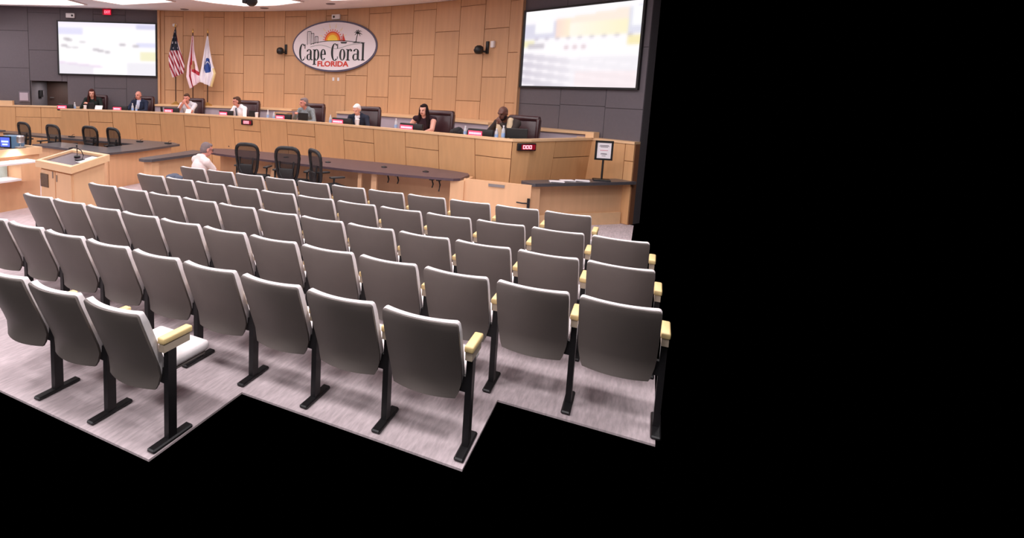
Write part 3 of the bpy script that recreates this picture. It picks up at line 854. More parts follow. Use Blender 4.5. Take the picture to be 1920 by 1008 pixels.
b = MB(); slab(b, -W_ / 2 + e, W_ / 2 - e, e, D_ - e, -.1, -.035); b.build('writing_surface', M['table_top'], LE)
for x0, x1 in ((-.43, -.01), (.0, .43)):
    dd = MB().box(((x0 + x1) / 2, .05, .42), (x1 - x0 - .012, .02, .8)).build('door', M['wood_pale'], LE)
    if x0 < -.1:
        MB().box((-.31, .036, .66), (.22, .012, .2)).build('vent_plate', M['bronze'], dd)
        MB().tube([(-.06, .03, .72), (-.06, .03, .82)], .008, 6).build('handle', M['metal'], dd)
    else:
        MB().tube([(.05, .03, .68), (.05, .03, .78)], .008, 6).build('handle', M['metal'], dd)
b = MB(); slab(b, W_ / 2 - 0.062, W_ / 2 - 0.05, .07, D_ - .06, -.95 + .02, -.11)
b.build('side_panel', M['wood_pale'], LE)
def lloc(x, y, dz=-0.035):
    c, s = math.cos(lrot), math.sin(lrot)
    return (-7.56 + x * c - y * s, 5.405 + x * s + y * c, ztop(y) + dz)
def gooseneck(label, loc, rz, k):
    t = thing('gooseneck_microphone', label, 'microphone', loc, rz)
    MB().rbox((0, 0, .012), (.09, .13, .024), .008).build('base', M['black'], t)
    MB().tube([(0, .03, .02), (0, .05, .08), (0, .02, .15), (0, -.05 * k, .2), (0, -.11 * k, .2)], .007, 6).build('neck', M['black'], t, smooth=True)
    MB().tube([(0, -.11 * k, .2), (0, -.16 * k, .19)], .013, 8).build('capsule', M['black'], t, smooth=True)
gooseneck('black gooseneck microphone on the lectern, farther from the paper', lloc(-0.05, .42), .9, 1)
gooseneck('black gooseneck microphone on the lectern beside the white paper', lloc(.2, .32), -.3, 1)
b = MB().prism2([(-.11, -.14, 0), (.11, -.14, 0), (.11, .14, 0), (-.11, .14, 0)], [(-.11, -.14, .003), (.11, -.14, .003), (.11, .14, .003), (-.11, .14, .003)])
o = b.build('paper_sheet', M['paper'], loc=lloc(.31, .38, -.03)); o.rotation_euler = (math.atan2(.13, D_), 0, lrot)
tag(o, 'white paper sheet lying on the lectern top beside the microphone', 'paper')

# ------------------------------------------------------------------ presenter podium with lit document shelf
PO = thing('presenter_podium', 'pale timber presenter podium with a lit document shelf on its side', 'podium', (-9.0, 5.35, 0), 0)
MB().box((-.55, .4, .45), (1.0, 0.95, .9)).build('body', M['wood_pale'], PO)
b = MB()
b.box((-.03, .4, .96), (.06, 1.0, .12)); b.box((-.57, .87, .96), (1.02, .06, .12)); b.box((-.57, -.07, .96), (1.02, .06, .12)); b.box((-1.05, .4, .96), (.06, .88, .12))
b.build('top_frame', M['wood_cap'], PO)
MB().box((-.55, .4, .93), (.98, .88, .04)).build('writing_surface', M['stone'], PO)
sh = MB(); y0, y1, z0, z1, dp = -.16, .62, .54, .84, .36
sh.box((dp / 2, (y0 + y1) / 2, z1 - .012), (dp, y1 - y0, .024)); sh.build('shelf_top', M['white'], PO)
MB().box((dp / 2, (y0 + .27) / 2, z0 + .03), (dp, .27 - y0, .03)).build('shelf_bottom', M['white'], PO)
MB().box((dp / 2, .445, (z0 + z1 - .024) / 2), (dp - .002, .348, z1 - z0 - .024)).build('shelf_end', M['wood_pale'], PO)
MB().box((dp / 2, y0 + .015, (z0 + z1) / 2), (dp, .03, z1 - z0 - .05)).build('shelf_cheek', M['white'], PO)
MB().box((.012, .05, (z0 + z1) / 2), (.02, .4, z1 - z0 - .05)).build('lit_back', M['marble'], PO)
l = bpy.data.lights.new('document_lamp_light', 'SPOT'); l.energy = 26; l.spot_size = RAD(95); l.spot_blend = .6; l.shadow_soft_size = .04; l.color = (1, .97, 1)
o = bpy.data.objects.new('document_lamp_light', l); COL.objects.link(o); o.location = (-8.84, 5.75, 1.16); o.rotation_euler = (RAD(-4), RAD(4), 0)
l = bpy.data.lights.new('shelf_lamp_light', 'AREA'); l.energy = .9; l.size = .2; l.color = (1, .97, 1)
o = bpy.data.objects.new('shelf_lamp_light', l); COL.objects.link(o); o.location = (-8.82, 5.37, .81)
DCM = thing('document_camera', 'silver document camera head above the lit podium shelf', 'camera', (-9.07, 5.9, 1.02))
MB().rbox((0, 0, .012), (.1, .14, .024), .006).build('base', M['metal'], DCM)
MB().tube([(0, 0, .02), (.0, 0, .12), (.06, -.04, .17)], .014, 8).build('arm', M['metal'], DCM)
MB().lathe([(.05, .1), (.06, .13), (.06, .2), (.04, .22)], (.1, -.06, 0), 14).build('head', M['metal'], DCM, smooth=40)
TBL = thing('touch_screen', 'small blue-lit touch screen in a blue-grey case on the podium', 'screen', (-9.52, 5.98, .95), RAD(22))
MB().rbox((0.03, .1, .13), (.3, .17, .22), .015).build('case', M['blue_case'], TBL)
MB().box((-.06, .008, .13), (.2, .02, .2)).build('bezel', M['black'], TBL)
s_ = MB().box((-.06, -.005, .13), (.17, .008, .16)).build('display', M['tablet_screen'], TBL)
MB().box((-.06, -.011, .14), (.13, .004, .03)).box((-.06, -.011, .09), (.1, .004, .03)).build('window', M['tablet_window'], s_)

# ------------------------------------------------------------------ wall fittings
def on_arc(deg, z, off=0.03):
    p = arc(deg, WR - off); return (p[0], p[1], z), -RAD(deg)
def wall_cam(label, deg, z, s=1.0, turn=0.6):
    loc, rz = on_arc(deg, z, 0.02)
    t = thing('wall_camera', label, 'camera', loc, rz, 'black cameras on the timber wall')
    MB().rbox((0, -.02, .03), (.07, .04, .26), .01).build('bracket', M['black'], t)
    MB().tube([(0, -.03, -.05), (0, -.1, -.06), (-.08, -.14, -.04)], .02, 8).build('arm', M['black'], t, smooth=True)
    MB().lathe([(.05, -.09), (.09, -.06), (.1, 0), (.085, .06), (.04, .09)], (-.1, -.17, -.02), 14).build('head', M['black'], t, smooth=True)
    MB().ell((-.13, -.25, -.03), (.035, .03, .035)).build('lens', M['dark_metal'], t, smooth=True)
wall_cam('black wall camera on the timber wall between the flags and oval sign', -8.4, 3.09)
wall_cam('black wall camera on the timber wall between the oval sign and larger screen', 25.0, 3.04)
def white_box(label, loc, rz, w=.24, h=.13, name='emergency_light', cat='light', dot=-.05):
    t = thing(name, label, cat, loc, rz)
    MB().rbox((0, -.04, 0), (w, .07, h), .015).build('housing', M['white'], t)
    if dot is not None: MB().lathe([(.03, 0), (.025, .012)], (0, 0, 0), 10).build('lamp_head', M['dark_metal'], t).matrix_local = Matrix.Translation((dot, -.076, 0)) @ Matrix.Rotation(RAD(90), 4, 'X')
loc, rz = on_arc(.17, 3.94, .02); white_box('small white emergency light on the timber wall above the oval sign', loc, rz)
p = lp(2.42, .02); white_box('small white emergency light on the grey wall above the smaller screen', (p[0], p[1], 3.92), RAD(LA), dot=.06)
loc, rz = on_arc(-27.26, 3.74, .02); white_box('small white sensor on the timber wall above the striped flag', loc, rz, .12, .08, 'wall_sensor', 'sensor', None)
loc, rz = on_arc(25.9, 3.13, .02); white_box('small white wall plate behind the camera by the larger screen', loc, rz, .09, .14, 'wall_plate', 'plate', None)
for a, w in ((-.1, 'closer to the flags'), (.75, 'closer to the larger screen')):
    loc, rz = on_arc(a, 2.35, .02)
    b = MB().rbox((0, -.008, 0), (.06, .016, .09), .005); o = b.build('wall_socket', M['white'], loc=loc); o.rotation_euler = (0, 0, rz)
    tag(o, 'tiny white wall socket below the oval sign, ' + w, 'socket', 'wall sockets below the sign')
p = lp(1.38, .14)
EX = thing('exit_sign', 'red lit exit sign under the ceiling above the smaller screen', 'sign', (p[0], p[1], CEIL - .1), RAD(LA))
MB().box((0, 0, 0), (.24, .05, .17)).build('housing', M['red_glow'], EX)
MB().box((.02, -.028, -.01), (.18, .006, .13)).build('face', M['exit_red'], EX)
text_mesh('lettering', 'EXIT', .1, M['exit_text'], EX, (.02, -.034, -.01), (RAD(90), 0, 0), .8, .002)
MB().box((0, 0, .092), (.06, .03, .016)).build('mount', M['white'], EX)
p = lp(3.78, .03)
FR = thing('wall_panel_frame', 'pale framed panel on the grey wall next to the door recess', 'panel', (p[0], p[1], 1.64), RAD(LA))
MB().box((0, -.01, 0), (.30, .03, .29)).build('frame', M['ink'], FR)
MB().box((0, -.03, 0), (.23, .02, .22)).build('plate', M['ledge_front'], FR)
p = lp(DO1 - .012, -.5)
WP = thing('wall_phone', 'small black wall phone inside the door recess', 'phone', (p[0], p[1], 1.72), RAD(LA) + RAD(90))
MB().rbox((0, -.035, 0), (.2, .06, .2), .015).build('body', M['black'], WP)
MB().rbox((.12, -.03, .02), (.07, .05, .12), .01).build('handset', M['ink'], WP)
# hanging ceiling camera
CC = thing('ceiling_camera', 'black camera hanging from the ceiling in front of the light panel', 'camera', (-7.42, 10.05, CEIL))
MB().tube([(0, 0, -.02), (0, 0, -.22)], .02, 8).build('stem', M['black'], CC)
MB().lathe([(.09, -.04), (.09, 0)], (0, 0, 0), 14).build('mount', M['black'], CC)
MB().lathe([(.05, -.36), (.1, -.33), (.13, -.28), (.12, -.22), (.06, -.19)], (0, 0, 0), 14).build('head', M['black'], CC, smooth=True)
MB().rbox((-.1, -.06, -.25), (.12, .14, .12), .02).build('lens_hood', M['black'], CC)

# ------------------------------------------------------------------ flags
def flag(label, deg, zpole, outline, colour, finial):
    loc = arc(deg, 9.42)
    t = thing('flag', label, 'flag', (loc[0], loc[1], 1.545), -RAD(deg), 'flags standing on the ledge')
    H_ = zpole - 1.545
    MB().lathe([(.13, 0), (.13, .02), (.06, .05), (.025, .09)], (0, 0, 0), 16).build('base', M['gold'], t, smooth=40)
    MB().tube([(0, 0, .05), (0, 0, H_)], .017, 8).build('pole', M['pole_wood'], t, smooth=40)
    fb = MB()
    if finial: fb.ell((0, 0, H_ + .03), (.03, .03, .05), nu=8, nv=6)
    else: fb.lathe([(.02, 0), (.03, .03), (.004, .12)], (0, 0, H_), 8)
    fb.build('finial', M['gold'], t, smooth=True)
    NU, NV = 64, 96
    lx = [p[0] for p in outline[0]]; lz = [p[1] for p in outline[0]]
    rx = [p[0] for p in outline[1]]; rz = [p[1] for p in outline[1]]
    def along(xs_, zs_, v):
        s = np.linspace(0, 1, len(xs_)); return float(np.interp(v, s, xs_)), float(np.interp(v, s, zs_))
    rows = []
    for j in range(NV + 1):
        v = j / NV; a = along(lx, lz, v); c = along(rx, rz, v)
        row = []
        for i in range(NU + 1):
            u = i / NU
            x = a[0] + (c[0] - a[0]) * u; z = a[1] + (c[1] - a[1]) * u
            y = -.03 - .05 * v * (1 + math.sin(u * 15 + v * 2)) + .02 * math.sin(u * 31)
            row.append((x, y, H_ - .08 - z))
        rows.append(row)
    b = MB(); cols = []
    b.v = [p for r in rows for p in r]
    for j in range(NV):
        for i in range(NU):
            k = j * (NU + 1) + i
            b.f.append((k, k + NU + 1, k + NU + 2, k + 1)); b.m.append(0)
            cols += [lin(colour((i + .5) / NU, (j + .5) / NV, rows[j][i])) + (1.0,)] * 4
    me = b.mesh('cloth', M['print'])
    ca = me.color_attributes.new('print', 'FLOAT_COLOR', 'CORNER')
    ca.data.foreach_set('color', [v for c in cols for v in c])
    me.polygons.foreach_set('use_smooth', [True] * len(me.polygons))
    o = link('cloth', me, t)
    sm = o.modifiers.new('thickness', 'SOLIDIFY'); sm.thickness = .006
def us(u, v, p):
    if v < .4 and u < 1 - .35 * v:
        return (196, 192, 204) if (int(u * 9) + int(v * 30)) % 4 == 0 and int(v * 30) % 3 == 1 else (40, 44, 60)
    k = math.floor((p[0] * 1.0 + p[2] * .42) / .042)
    return (150, 34, 54) if k % 2 else (226, 206, 214)
def fl(u, v, p):
    if abs(u - (.45 - .25 * v)) < .13 and v < .5: return (176, 40, 56)
    if (u - .55) ** 2 / .06 + (v - .52) ** 2 / .008 < 1: return (188, 140, 110)
    if abs(u - (.3 - .05 * v)) < .085 and v >= .5: return (180, 44, 60)
    if abs((v - .62) - .22 * (u - .5)) < .05 and u > .4: return (180, 44, 60)
    return (238, 214, 224)
def city(u, v, p):
    d = (u - .5) ** 2 / .1 + (v - .53) ** 2 / .026
    if d < 1:
        return (236, 232, 236) if .25 < d < .38 and v < .56 else (46, 76, 150)
    if u > .86 and v > .6: return (226, 204, 150)
    return (236, 228, 236)
flag('striped flag with navy starred canton on a pole beside the smaller screen', -26.4, 3.66,
     ([(-.01, 0), (-.1, .35), (-.17, .72), (-.15, .95), (-.05, 1.3)], [(.02, 0), (.09, .35), (.2, .7), (.27, .98), (.24, 1.18)]), us, True)
flag('white flag with red diagonal bands on a pole between two others', -23.45, 3.5,
     ([(-.01, 0), (-.06, .4), (-.13, .8), (-.15, 1.1), (-.04, 1.42)], [(.02, 0), (.06, .4), (.14, .75), (.22, 1.05), (.22, 1.24)]), fl, False)
flag('white flag with a round blue emblem, farthest from the smaller screen', -20.9, 3.5,
     ([(-.01, 0), (-.08, .4), (-.14, .8), (-.2, 1.1), (-.17, 1.24)], [(.02, 0), (.09, .4), (.17, .75), (.26, 1.0), (.15, 1.37)]), city, False)

# ------------------------------------------------------------------ audience seating
def audience_chair():
    t = thing('auditorium_chair', '', 'chair')
    prof = [(0.0, .864, .214), (0.0, .860, .226), (.002, .848, .234), (.018, .80, .237), (.06, .70, .237), (.112, .58, .236), (.156, .48, .234), (.176, .42, .228), (.172, .36, .214), (.162, .33, .2)]
    def grid(pr, nc, bulge, dy_=0.0, ins=0.0, up=0.0):
        return [[((-1 + 2 * j / (nc - 1)) * (hw - ins), y + dy_ - bulge * (1 - (-1 + 2 * j / (nc - 1)) ** 2), z + up) for j in range(nc)] for y, z, hw in pr]
    b = MB().sheet([r[::-1] for r in grid(prof, 11, .05)], lambda p: Vector((0, .016, 0)))
    b.build('backrest', M['shell'], t, smooth=50)
    cpf = prof[:8]
    b = MB().sheet([r[::-1] for r in grid(cpf, 11, .05, .0165, -.001, .004)], lambda p: Vector((0, .05 if p.z < .84 else .04, 0)))
    b.build('back_cushion', M['cushion'], t, smooth=50)
    b = MB().rbox((0, .425, .445), (.455, .42, .07), .025, 2); b.build('seat', M['cushion'], t, smooth=50)
    b = MB().rbox((0, .42, .40), (.43, .38, .025), .01, 1); b.build('seat_pan', M['shell'], t, smooth=50)
    side_parts(t, .27)
    return t
def side_parts(t, x):
    b = MB().rbox((x, .265, .664), (.056, .25, .042), .01, 2); b.build('armrest', M['arm_wood'], t, smooth=50)
    b = MB().box((x, .26, .618), (.042, .22, .05)); b.build('arm_support', M['arm_beige'], t)
    b = MB().box((x, .22, .297), (.038, .07, .594)); b.box((x - .045 * (1 if x > 0 else -1), .21, .42), (.075, .035, .10))
    b.build('leg', M['black'], t)
    b = MB().rbox((x, .22, .0125), (.06, .34, .025), .008, 1); b.build('foot', M['black'], t)
proto = audience_chair()
used = False
ROWS = [(6.79, -.941, .543, 11, 'row closest to the dais'), (5.885, -.385, .5415, 12, 'second row from the dais'), (4.955, -.343, .5353, 12, 'third row from the dais'),
        (4.05, -.306, .5374, 12, 'fourth row from the dais'), (3.155, -1.324, .539, 9, 'fifth row from the dais'), (2.265, -2.921, .54, 3, 'sixth row from the dais')]
ORD = ['first', 'second', 'third', 'fourth', 'fifth', 'sixth', 'seventh', 'eighth', 'ninth', 'tenth', 'eleventh', 'twelfth']
for ri, (yy, x0, stp, n_, rname) in enumerate(ROWS):
    for k in range(n_):
        x = x0 - stp * k + .236
        idx = n_ - 1 - k if ri < 5 else n_ - 1 - k
        lab = 'grey-backed chair, %s from the lectern end of the %s' % (ORD[idx], rname)
        if ri == 5: lab = 'grey-backed chair, %s in the short %s' % (['first', 'middle', 'last'][idx], rname)
        if ri == 4: lab = 'grey-backed chair, %s from the aisle end of the %s' % (ORD[idx], rname)
        loc = (x, yy, 0); grp = 'grey audience chairs in six rows'
        rz = random.uniform(-.012, .012)
        if not used:
            proto.location = loc; proto.rotation_euler = (0, 0, rz); proto['label'] = lab; proto['group'] = grp; c = proto; used = True
        else:
            c = dup(proto, loc, rz, lab, grp)
        if k == n_ - 1 and ri < 4: side_parts(c, -.27)
# cloth bag on a front seat edge
b = MB(); 
for k in range(7):
    b.ell((random.uniform(-.12, .12), random.uniform(-.08, .08), .05 + .02 * (k % 3)), (.11, .09, .05), nu=10, nv=6, R=Matrix.Rotation(k * .9, 3, 'Z'))
o = b.build('cloth_bag', M['bag'], loc=(-7.2, 7.5, 0.45), smooth=True)
tag(o, 'crumpled slate-blue cloth bag behind the second row near the lectern', 'bag')
o = thing('stool', 'small low black stool under the slate-blue cloth bag', 'stool', (-7.2, 7.5, 0))
MB().rbox((0, 0, .435), (.42, .36, .03), .01).build('seat', M['black_soft'], o)
for sx in (-1, 1):
    for sy in (-1, 1): MB().box((sx * .18, sy * .15, .21), (.03, .03, .42)).build('leg', M['black'], o)

# ------------------------------------------------------------------ mesh office chairs
def task_chair():
    t = thing('mesh_chair', '', 'chair')
    def outline(k):
        a = 2 * PI * k / 28
        ca, sa = math.cos(a), math.sin(a)
        x = .24 * math.copysign(abs(ca) ** .55, ca); z = .30 * math.copysign(abs(sa) ** .6, sa)
        x *= 1 - .30 * (.30 - z) / .6
        y = -.235 - .04 * (z + .1) / .3 + .045 * (1 - (x / .24) ** 2) * -1
        return (x, y, z + .8)
    pts = [outline(k) for k in range(28)]
    MB().tube(pts, [.026 + .008 * max(0, math.sin(2 * PI * k / 28)) for k in range(28)], 8, closed=True).build('back_frame', M['black'], t, smooth=True)
    rows = []
    for i in range(9):
        z = -.28 + .56 * i / 8
        hw = .225 * (1 - abs(z / .31) ** 4) ** .35 * (1 - .30 * (.30 - z) / .6)
        rows.append([((-1 + 2 * j / 6) * hw, -.235 - .04 * (z + .1) / .3 - .045 * (1 - ((-1 + 2 * j / 6) * hw / .24) ** 2), z + .8) for j in range(7)])
    MB().sheet(rows, lambda p: Vector((0, .006, 0))).build('back_net', M['mesh'], t, smooth=50)
    b = MB().tube([(-.13, -.30, .86), (-.12, -.33, .66), (0, -.3, .44)], .016, 6); b.tube([(.13, -.30, .86), (.12, -.33, .66), (0, -.3, .44)], .016, 6)
    b.rbox((0, -.315, .63), (.27, .03, .22), .03)
    b.tube([(0, -.3, .5), (0, -.2, .4), (0, 0, .4)], .03, 8); b.build('back_support', M['black'], t, smooth=50)
    MB().rbox((0, .03, .455), (.5, .48, .07), .03).build('seat', M['black_soft'], t, smooth=50)
    for sx in (-1, 1):
        b = MB().tube([(sx * .2, -.05, .41), (sx * .3, -.08, .43), (sx * .3, -.06, .66)], .02, 8); b.rbox((sx * .29, .0, .67), (.085, .27, .03), .012)
        b.build('armrest', M['black'], t, smooth=50)
    MB().lathe([(.03, .12), (.03, .3), (.06, .36), (.11, .42)], (0, 0, 0), 12).build('column', M['dark_metal'], t, smooth=40)
    for k in range(5):
        a = 2 * PI * k / 5 + .3
        MB().tube([(0, 0, .12), (.28 * math.cos(a), .28 * math.sin(a), .085)], [.03, .018], 6).build('leg', M['black'], t)
        MB().rbox((.28 * math.cos(a), .28 * math.sin(a), .033), (.05, .05, .066), .02).build('caster', M['black'], t, smooth=50)
    return t
tc = task_chair()
tc['label'] = 'black mesh office chair at the table, beside the seated audience man'; tc['group'] = 'black mesh office chairs'
tc.location = (-6.36, 8.72, 0); tc.rotation_euler = (0, 0, .22)
for x, y, rz, lb in ((-5.5, 8.72, .24, 'black mesh office chair at the table, in the middle of three'),
                     (-4.7, 8.66, -.62, 'black mesh office chair turned sideways under the table edge'),
                     (-13.05, 8.88, .0, 'black mesh office chair at the staff desk, farthest from the lectern'),
                     (-12.0, 8.9, .02, 'black mesh office chair at the staff desk, next to the farthest one'),
                     (-11.15, 9.22, .1, 'black mesh office chair at the staff desk, standing square to the dais'),
                     (-10.42, 9.3, -.1, 'black mesh office chair at the staff desk, closest to its corner')):
    dup(tc, (x, y, 0), rz, lb, 'black mesh office chairs')

# ------------------------------------------------------------------ leather chairs on the dais
PF = 0.6
def leather_chair():
    t = thing('leather_chair', '', 'chair')
    MB().rbox((0, .27, .80), (.60, .13, .58), .055, 3, rx=RAD(-7)).build('backrest', M['leather'], t, smooth=60)
    MB().rbox((0, .285, 1.07), (.62, .15, .11), .05, 3).build('headrest', M['leather'], t, smooth=60)
    for sx in (-1, 1): MB().rbox((sx * .285, .24, .83), (.075, .16, .5), .035, 3, rx=RAD(-7)).build('side_bolster', M['leather'], t, smooth=60)
    MB().rbox((0, -.02, .47), (.56, .54, .12), .05, 3).build('seat', M['leather'], t, smooth=60)
    for sx in (-1, 1):
        b = MB().rbox((sx * .315, -.02, .665), (.075, .38, .05), .02, 2); b.box((sx * .315, .08, .53), (.04, .07, .24)); b.build('armrest', M['leather'], t, smooth=60)
    MB().lathe([(.035, .1), (.035, .35), (.1, .41)], (0, 0, 0), 10).build('column', M['dark_metal'], t, smooth=40)
    for k in range(5):
        a = 2 * PI * k / 5
        MB().tube([(0, 0, .11), (.3 * math.cos(a), .3 * math.sin(a), .08)], [.035, .02], 6).build('leg', M['dark_metal'], t)
        MB().rbox((.3 * math.cos(a), .3 * math.sin(a), .033), (.05, .05, .066), .02, 1).build('caster', M['black'], t)
    return t
lc = leather_chair()
WHO = ['the woman with auburn hair', 'the bald man in navy suit', 'the person with raised hands', 'the man in white shirt and tie', 'the man in grey patterned shirt',
       'the white-haired person', 'the woman with long dark hair', 'the man in the cream vest']
CH = [(-13.46, 11.15), (-12.24, 11.71), (-10.75, 12.08), (-9.02, 12.2), (-7.05, 12.1), (-5.4, 11.75), (-3.72, 11.42), (-2.02, 10.95)]
for k, (x, y) in enumerate(CH):
    a = math.atan2(dn(min(x, -2.2))[0], dn(min(x, -2.2))[1])
    rz = -a * .8 - (.05 if k < 6 else -.12)
    rz = [.42, .36, .28, .2, .12, .3, -.05, -.1][k]
    lb = 'burgundy leather high-back chair behind ' + WHO[k]
    loc = (x, y - .2, PF - .0)
    if k == 5: loc = (x, y - .2, PF - .09 + .09)
    if k == 0:
        lc.scale = (.92, .92, 1.02); lc.location = loc; lc.rotation_euler = (0, 0, rz); lc['label'] = lb; lc['group'] = 'leather chairs along the dais'
    else:
        dup(lc, loc, rz, lb, 'leather chairs along the dais')

# ------------------------------------------------------------------ things on the dais
def on_desk(x, off): p = don(x, off); return (p[0], p[1], DK)
def tang(x): n = dn(x); return math.atan2(-n[0], n[1])
for k, (x0, x1) in enumerate([(-13.60, -13.22), (-12.28, -11.88), (-10.9, -10.46), (-9.3, -8.88), (-7.62, -7.16), (-6.02, -5.5), (-4.32, -3.8), (-2.88, -2.4)]):
    xm = (x0 + x1) / 2; w = math.hypot(x1 - x0, dy(x1) - dy(x0)) * .97
    t = thing('name_display', 'black display with red lit name in front of ' + WHO[k], 'nameplate', on_desk(xm, .26), tang(xm), 'lit nameplates along the dais')
    MB().rbox((0, .02, .085), (w, .06, .17), .012).build('case', M['black'], t, smooth=40)
    fw = w * .55
    f_ = MB().box((-w / 2 + fw / 2 + .02, -.014, .085), (fw, .012, .095)).build('lit_face', M['red_lit'], t)
    b = MB(); x = -w / 2 + .04
    random.seed(k)
    while x < -w / 2 + fw - .01:
        q = random.uniform(.012, .024); b.box((x + q / 2, -.022, .09), (q, .004, .035)); x += q + .008
    b.build('lettering', M['red_digit'], f_, kind='stuff')
def bottle(label, x, off, h=.22):
    t = thing('water_bottle', label, 'bottle', on_desk(x, off), 0, 'water bottles on the dais')
    r = .032
    MB().lathe([(r * .9, 0), (r, .01), (r, h * .55), (r * .95, h * .68), (.012, h * .88), (.012, h * .92)], (0, 0, 0), 10).build('body', M['clear'], t, smooth=40)
    MB().lathe([(r + .001, h * .25), (r + .001, h * .5)], (0, 0, 0), 10).build('label_band', M['bottle_label'], t, smooth=40)
    MB().lathe([(.015, h * .92), (.015, h)], (0, 0, 0), 8).build('cap', M['white'], t)
def cup(label, x, off, h=.13):
    t = thing('paper_cup', label, 'cup', on_desk(x, off), 0, 'cups on the dais')
    MB().lathe([(.03, 0), (.042, h), (.038, h), (.028, .006)], (0, 0, 0), 12).build('body', M['white'], t, smooth=40)
    MB().lathe([(.045, h - .004), (.045, h + .006), (.03, h + .012)], (0, 0, 0), 12).build('lid', M['paper'], t, smooth=40)
def monitor(label, x, off, w=.26, h=.2, rz=0.0):
    t = thing('desk_monitor', label, 'monitor', on_desk(x, off), tang(x) + rz, 'small monitors on the dais')
    MB().rbox((0, 0, .012), (.16, .12, .024), .008).build('base', M['black'], t)
    MB().box((0, .01, .05), (.04, .03, .07)).build('neck', M['black'], t)
    MB().rbox((0, 0, .03 + h / 2 + .02), (w, .03, h), .008).build('panel', M['black'], t)
bottle('water bottle between nameplate and the woman with auburn hair', -13.25, .42)
cup('white cup at the outer nameplate of the woman with auburn hair', -13.58, .34, .12)
bottle('water bottle directly in front of the bald man in navy suit', -11.82, .4, .24)
bottle('second water bottle in front of the bald man in navy suit', -11.72, .4, .2)
cup('white cup between the auburn-haired woman and her papers', -13.0, .4, .14)
bottle('water bottle near the nameplate of the man in grey patterned shirt', -7.74, .36, .2)
bottle('water bottle between the tie man and the grey patterned shirt nameplate', -7.95, .4, .24)
cup('white cup beside the monitor of the man in white shirt and tie', -8.25, .36, .15)
bottle('water bottle at the nameplate of the white-haired person', -6.12, .34, .22)
cup('white cup right in front of the white-haired person', -5.42, .36, .16)
bottle('water bottle at the nameplate of the woman with long dark hair', -4.46, .34, .24)
bottle('water bottle beside the dark bag at the cream vest nameplate', -2.98, .36, .2)
bottle('water bottle in front of the cream vest man, by his nameplate', -2.36, .3, .2)
bottle('water bottle in front of the cream vest man, by his monitor', -2.24, .3, .26)
monitor('small black monitor beside the man in white shirt and tie', -8.42, .42, .2, .15)
monitor('small black monitor in front of the man in grey patterned shirt', -6.9, .36, .28, .17)
monitor('small black monitor beside the man in the cream vest', -2.05, .4, .34, .17, .35)
monitor('small black monitor beside the papers of the auburn-haired woman', -12.92, .48, .24, .17)
def papers(label, x, off, w=.2, d_=.15, rx=0.0):
    b = MB().box((0, 0, .08), (w, .012, .16), rx=-.5)
    b.box((0, -.05, .006), (w, d_, .012))
    o = b.build('papers', M['paper'], loc=on_desk(x, off)); o.rotation_euler = (0, 0, tang(x))
    tag(o, label, 'papers')
papers('white papers propped beside the woman with auburn hair', -12.68, .4)
papers('white papers in front of the person with raised hands', -10.25, .34, .16)
o = thing('desk_phone', 'black upright phone handset between two nameplates on the dais', 'phone', on_desk(-11.02, .35), tang(-11.0))
MB().rbox((0, 0, .012), (.12, .14, .024), .008).build('base', M['black'], o); MB().rbox((0, .02, .1), (.06, .04, .17), .015, rx=.15).build('handset', M['black'], o, smooth=50)
b = MB()
for k in range(8): b.ell((-.17 + .05 * k, .02 * math.sin(k * 2.), .06 + .02 * math.sin(k)), (.08, .1, .06 + .012 * (k % 3)), nu=10, nv=6)
o = b.build('dark_bag', M['black_soft'], loc=on_desk(-3.12, .5), smooth=True); o.rotation_euler = (0, 0, tang(-3.0))
tag(o, 'slumped dark bag on the dais beside the cream vest man', 'bag')

# ------------------------------------------------------------------ people
def cap_prim(b, p0, r0, p1, r1, n=10):
    p0, p1 = Vector(p0), Vector(p1); d = (p1 - p0); d = d.normalized() if d.length > 1e-6 else Vector((0, 0, 1))
    u = d.cross(Vector((0, 0, 1)));
    if u.length < .05: u = d.cross(Vector((1, 0, 0)))
    u.normalize(); w = d.cross(u)
    vs = [p0 - d * r0]; fs = []
    ring_ = []
    for c, r, ts in ((p0, r0, (-60, -30, 0)), (p1, r1, (0, 30, 60))):
        for t_ in ts:
            ring_.append([c + d * r * math.sin(RAD(t_)) + (u * math.cos(2 * PI * j / n) + w * math.sin(2 * PI * j / n)) * r * math.cos(RAD(t_)) for j in range(n)])
    for r in ring_: vs += r
    vs.append(p1 + d * r1)
    for j in range(n): fs.append((0, 1 + (j + 1) % n, 1 + j))
    for i in range(5):
        for j in range(n): fs.append((1 + i * n + j, 1 + i * n + (j + 1) % n, 1 + (i + 1) * n + (j + 1) % n, 1 + (i + 1) * n + j))
    e = 1 + 5 * n; L = len(vs) - 1
    for j in range(n): fs.append((e + j, e + (j + 1) % n, L))
    b.add(vs, fs)

def remesh(b, name, voxel, smooth_it=3):
    me = b.mesh(name, M['paper'])
    o = bpy.data.objects.new(name, me); COL.objects.link(o)
    m = o.modifiers.new('r', 'REMESH'); m.mode = 'VOXEL'; m.voxel_size = voxel; m.use_smooth_shade = True
    s = o.modifiers.new('s', 'SMOOTH'); s.factor = .5; s.iterations = smooth_it
    dg = bpy.context.evaluated_depsgraph_get()
    out = bpy.data.meshes.new_from_object(o.evaluated_get(dg))
    bpy.data.objects.remove(o)
    out.materials.clear()
    return out

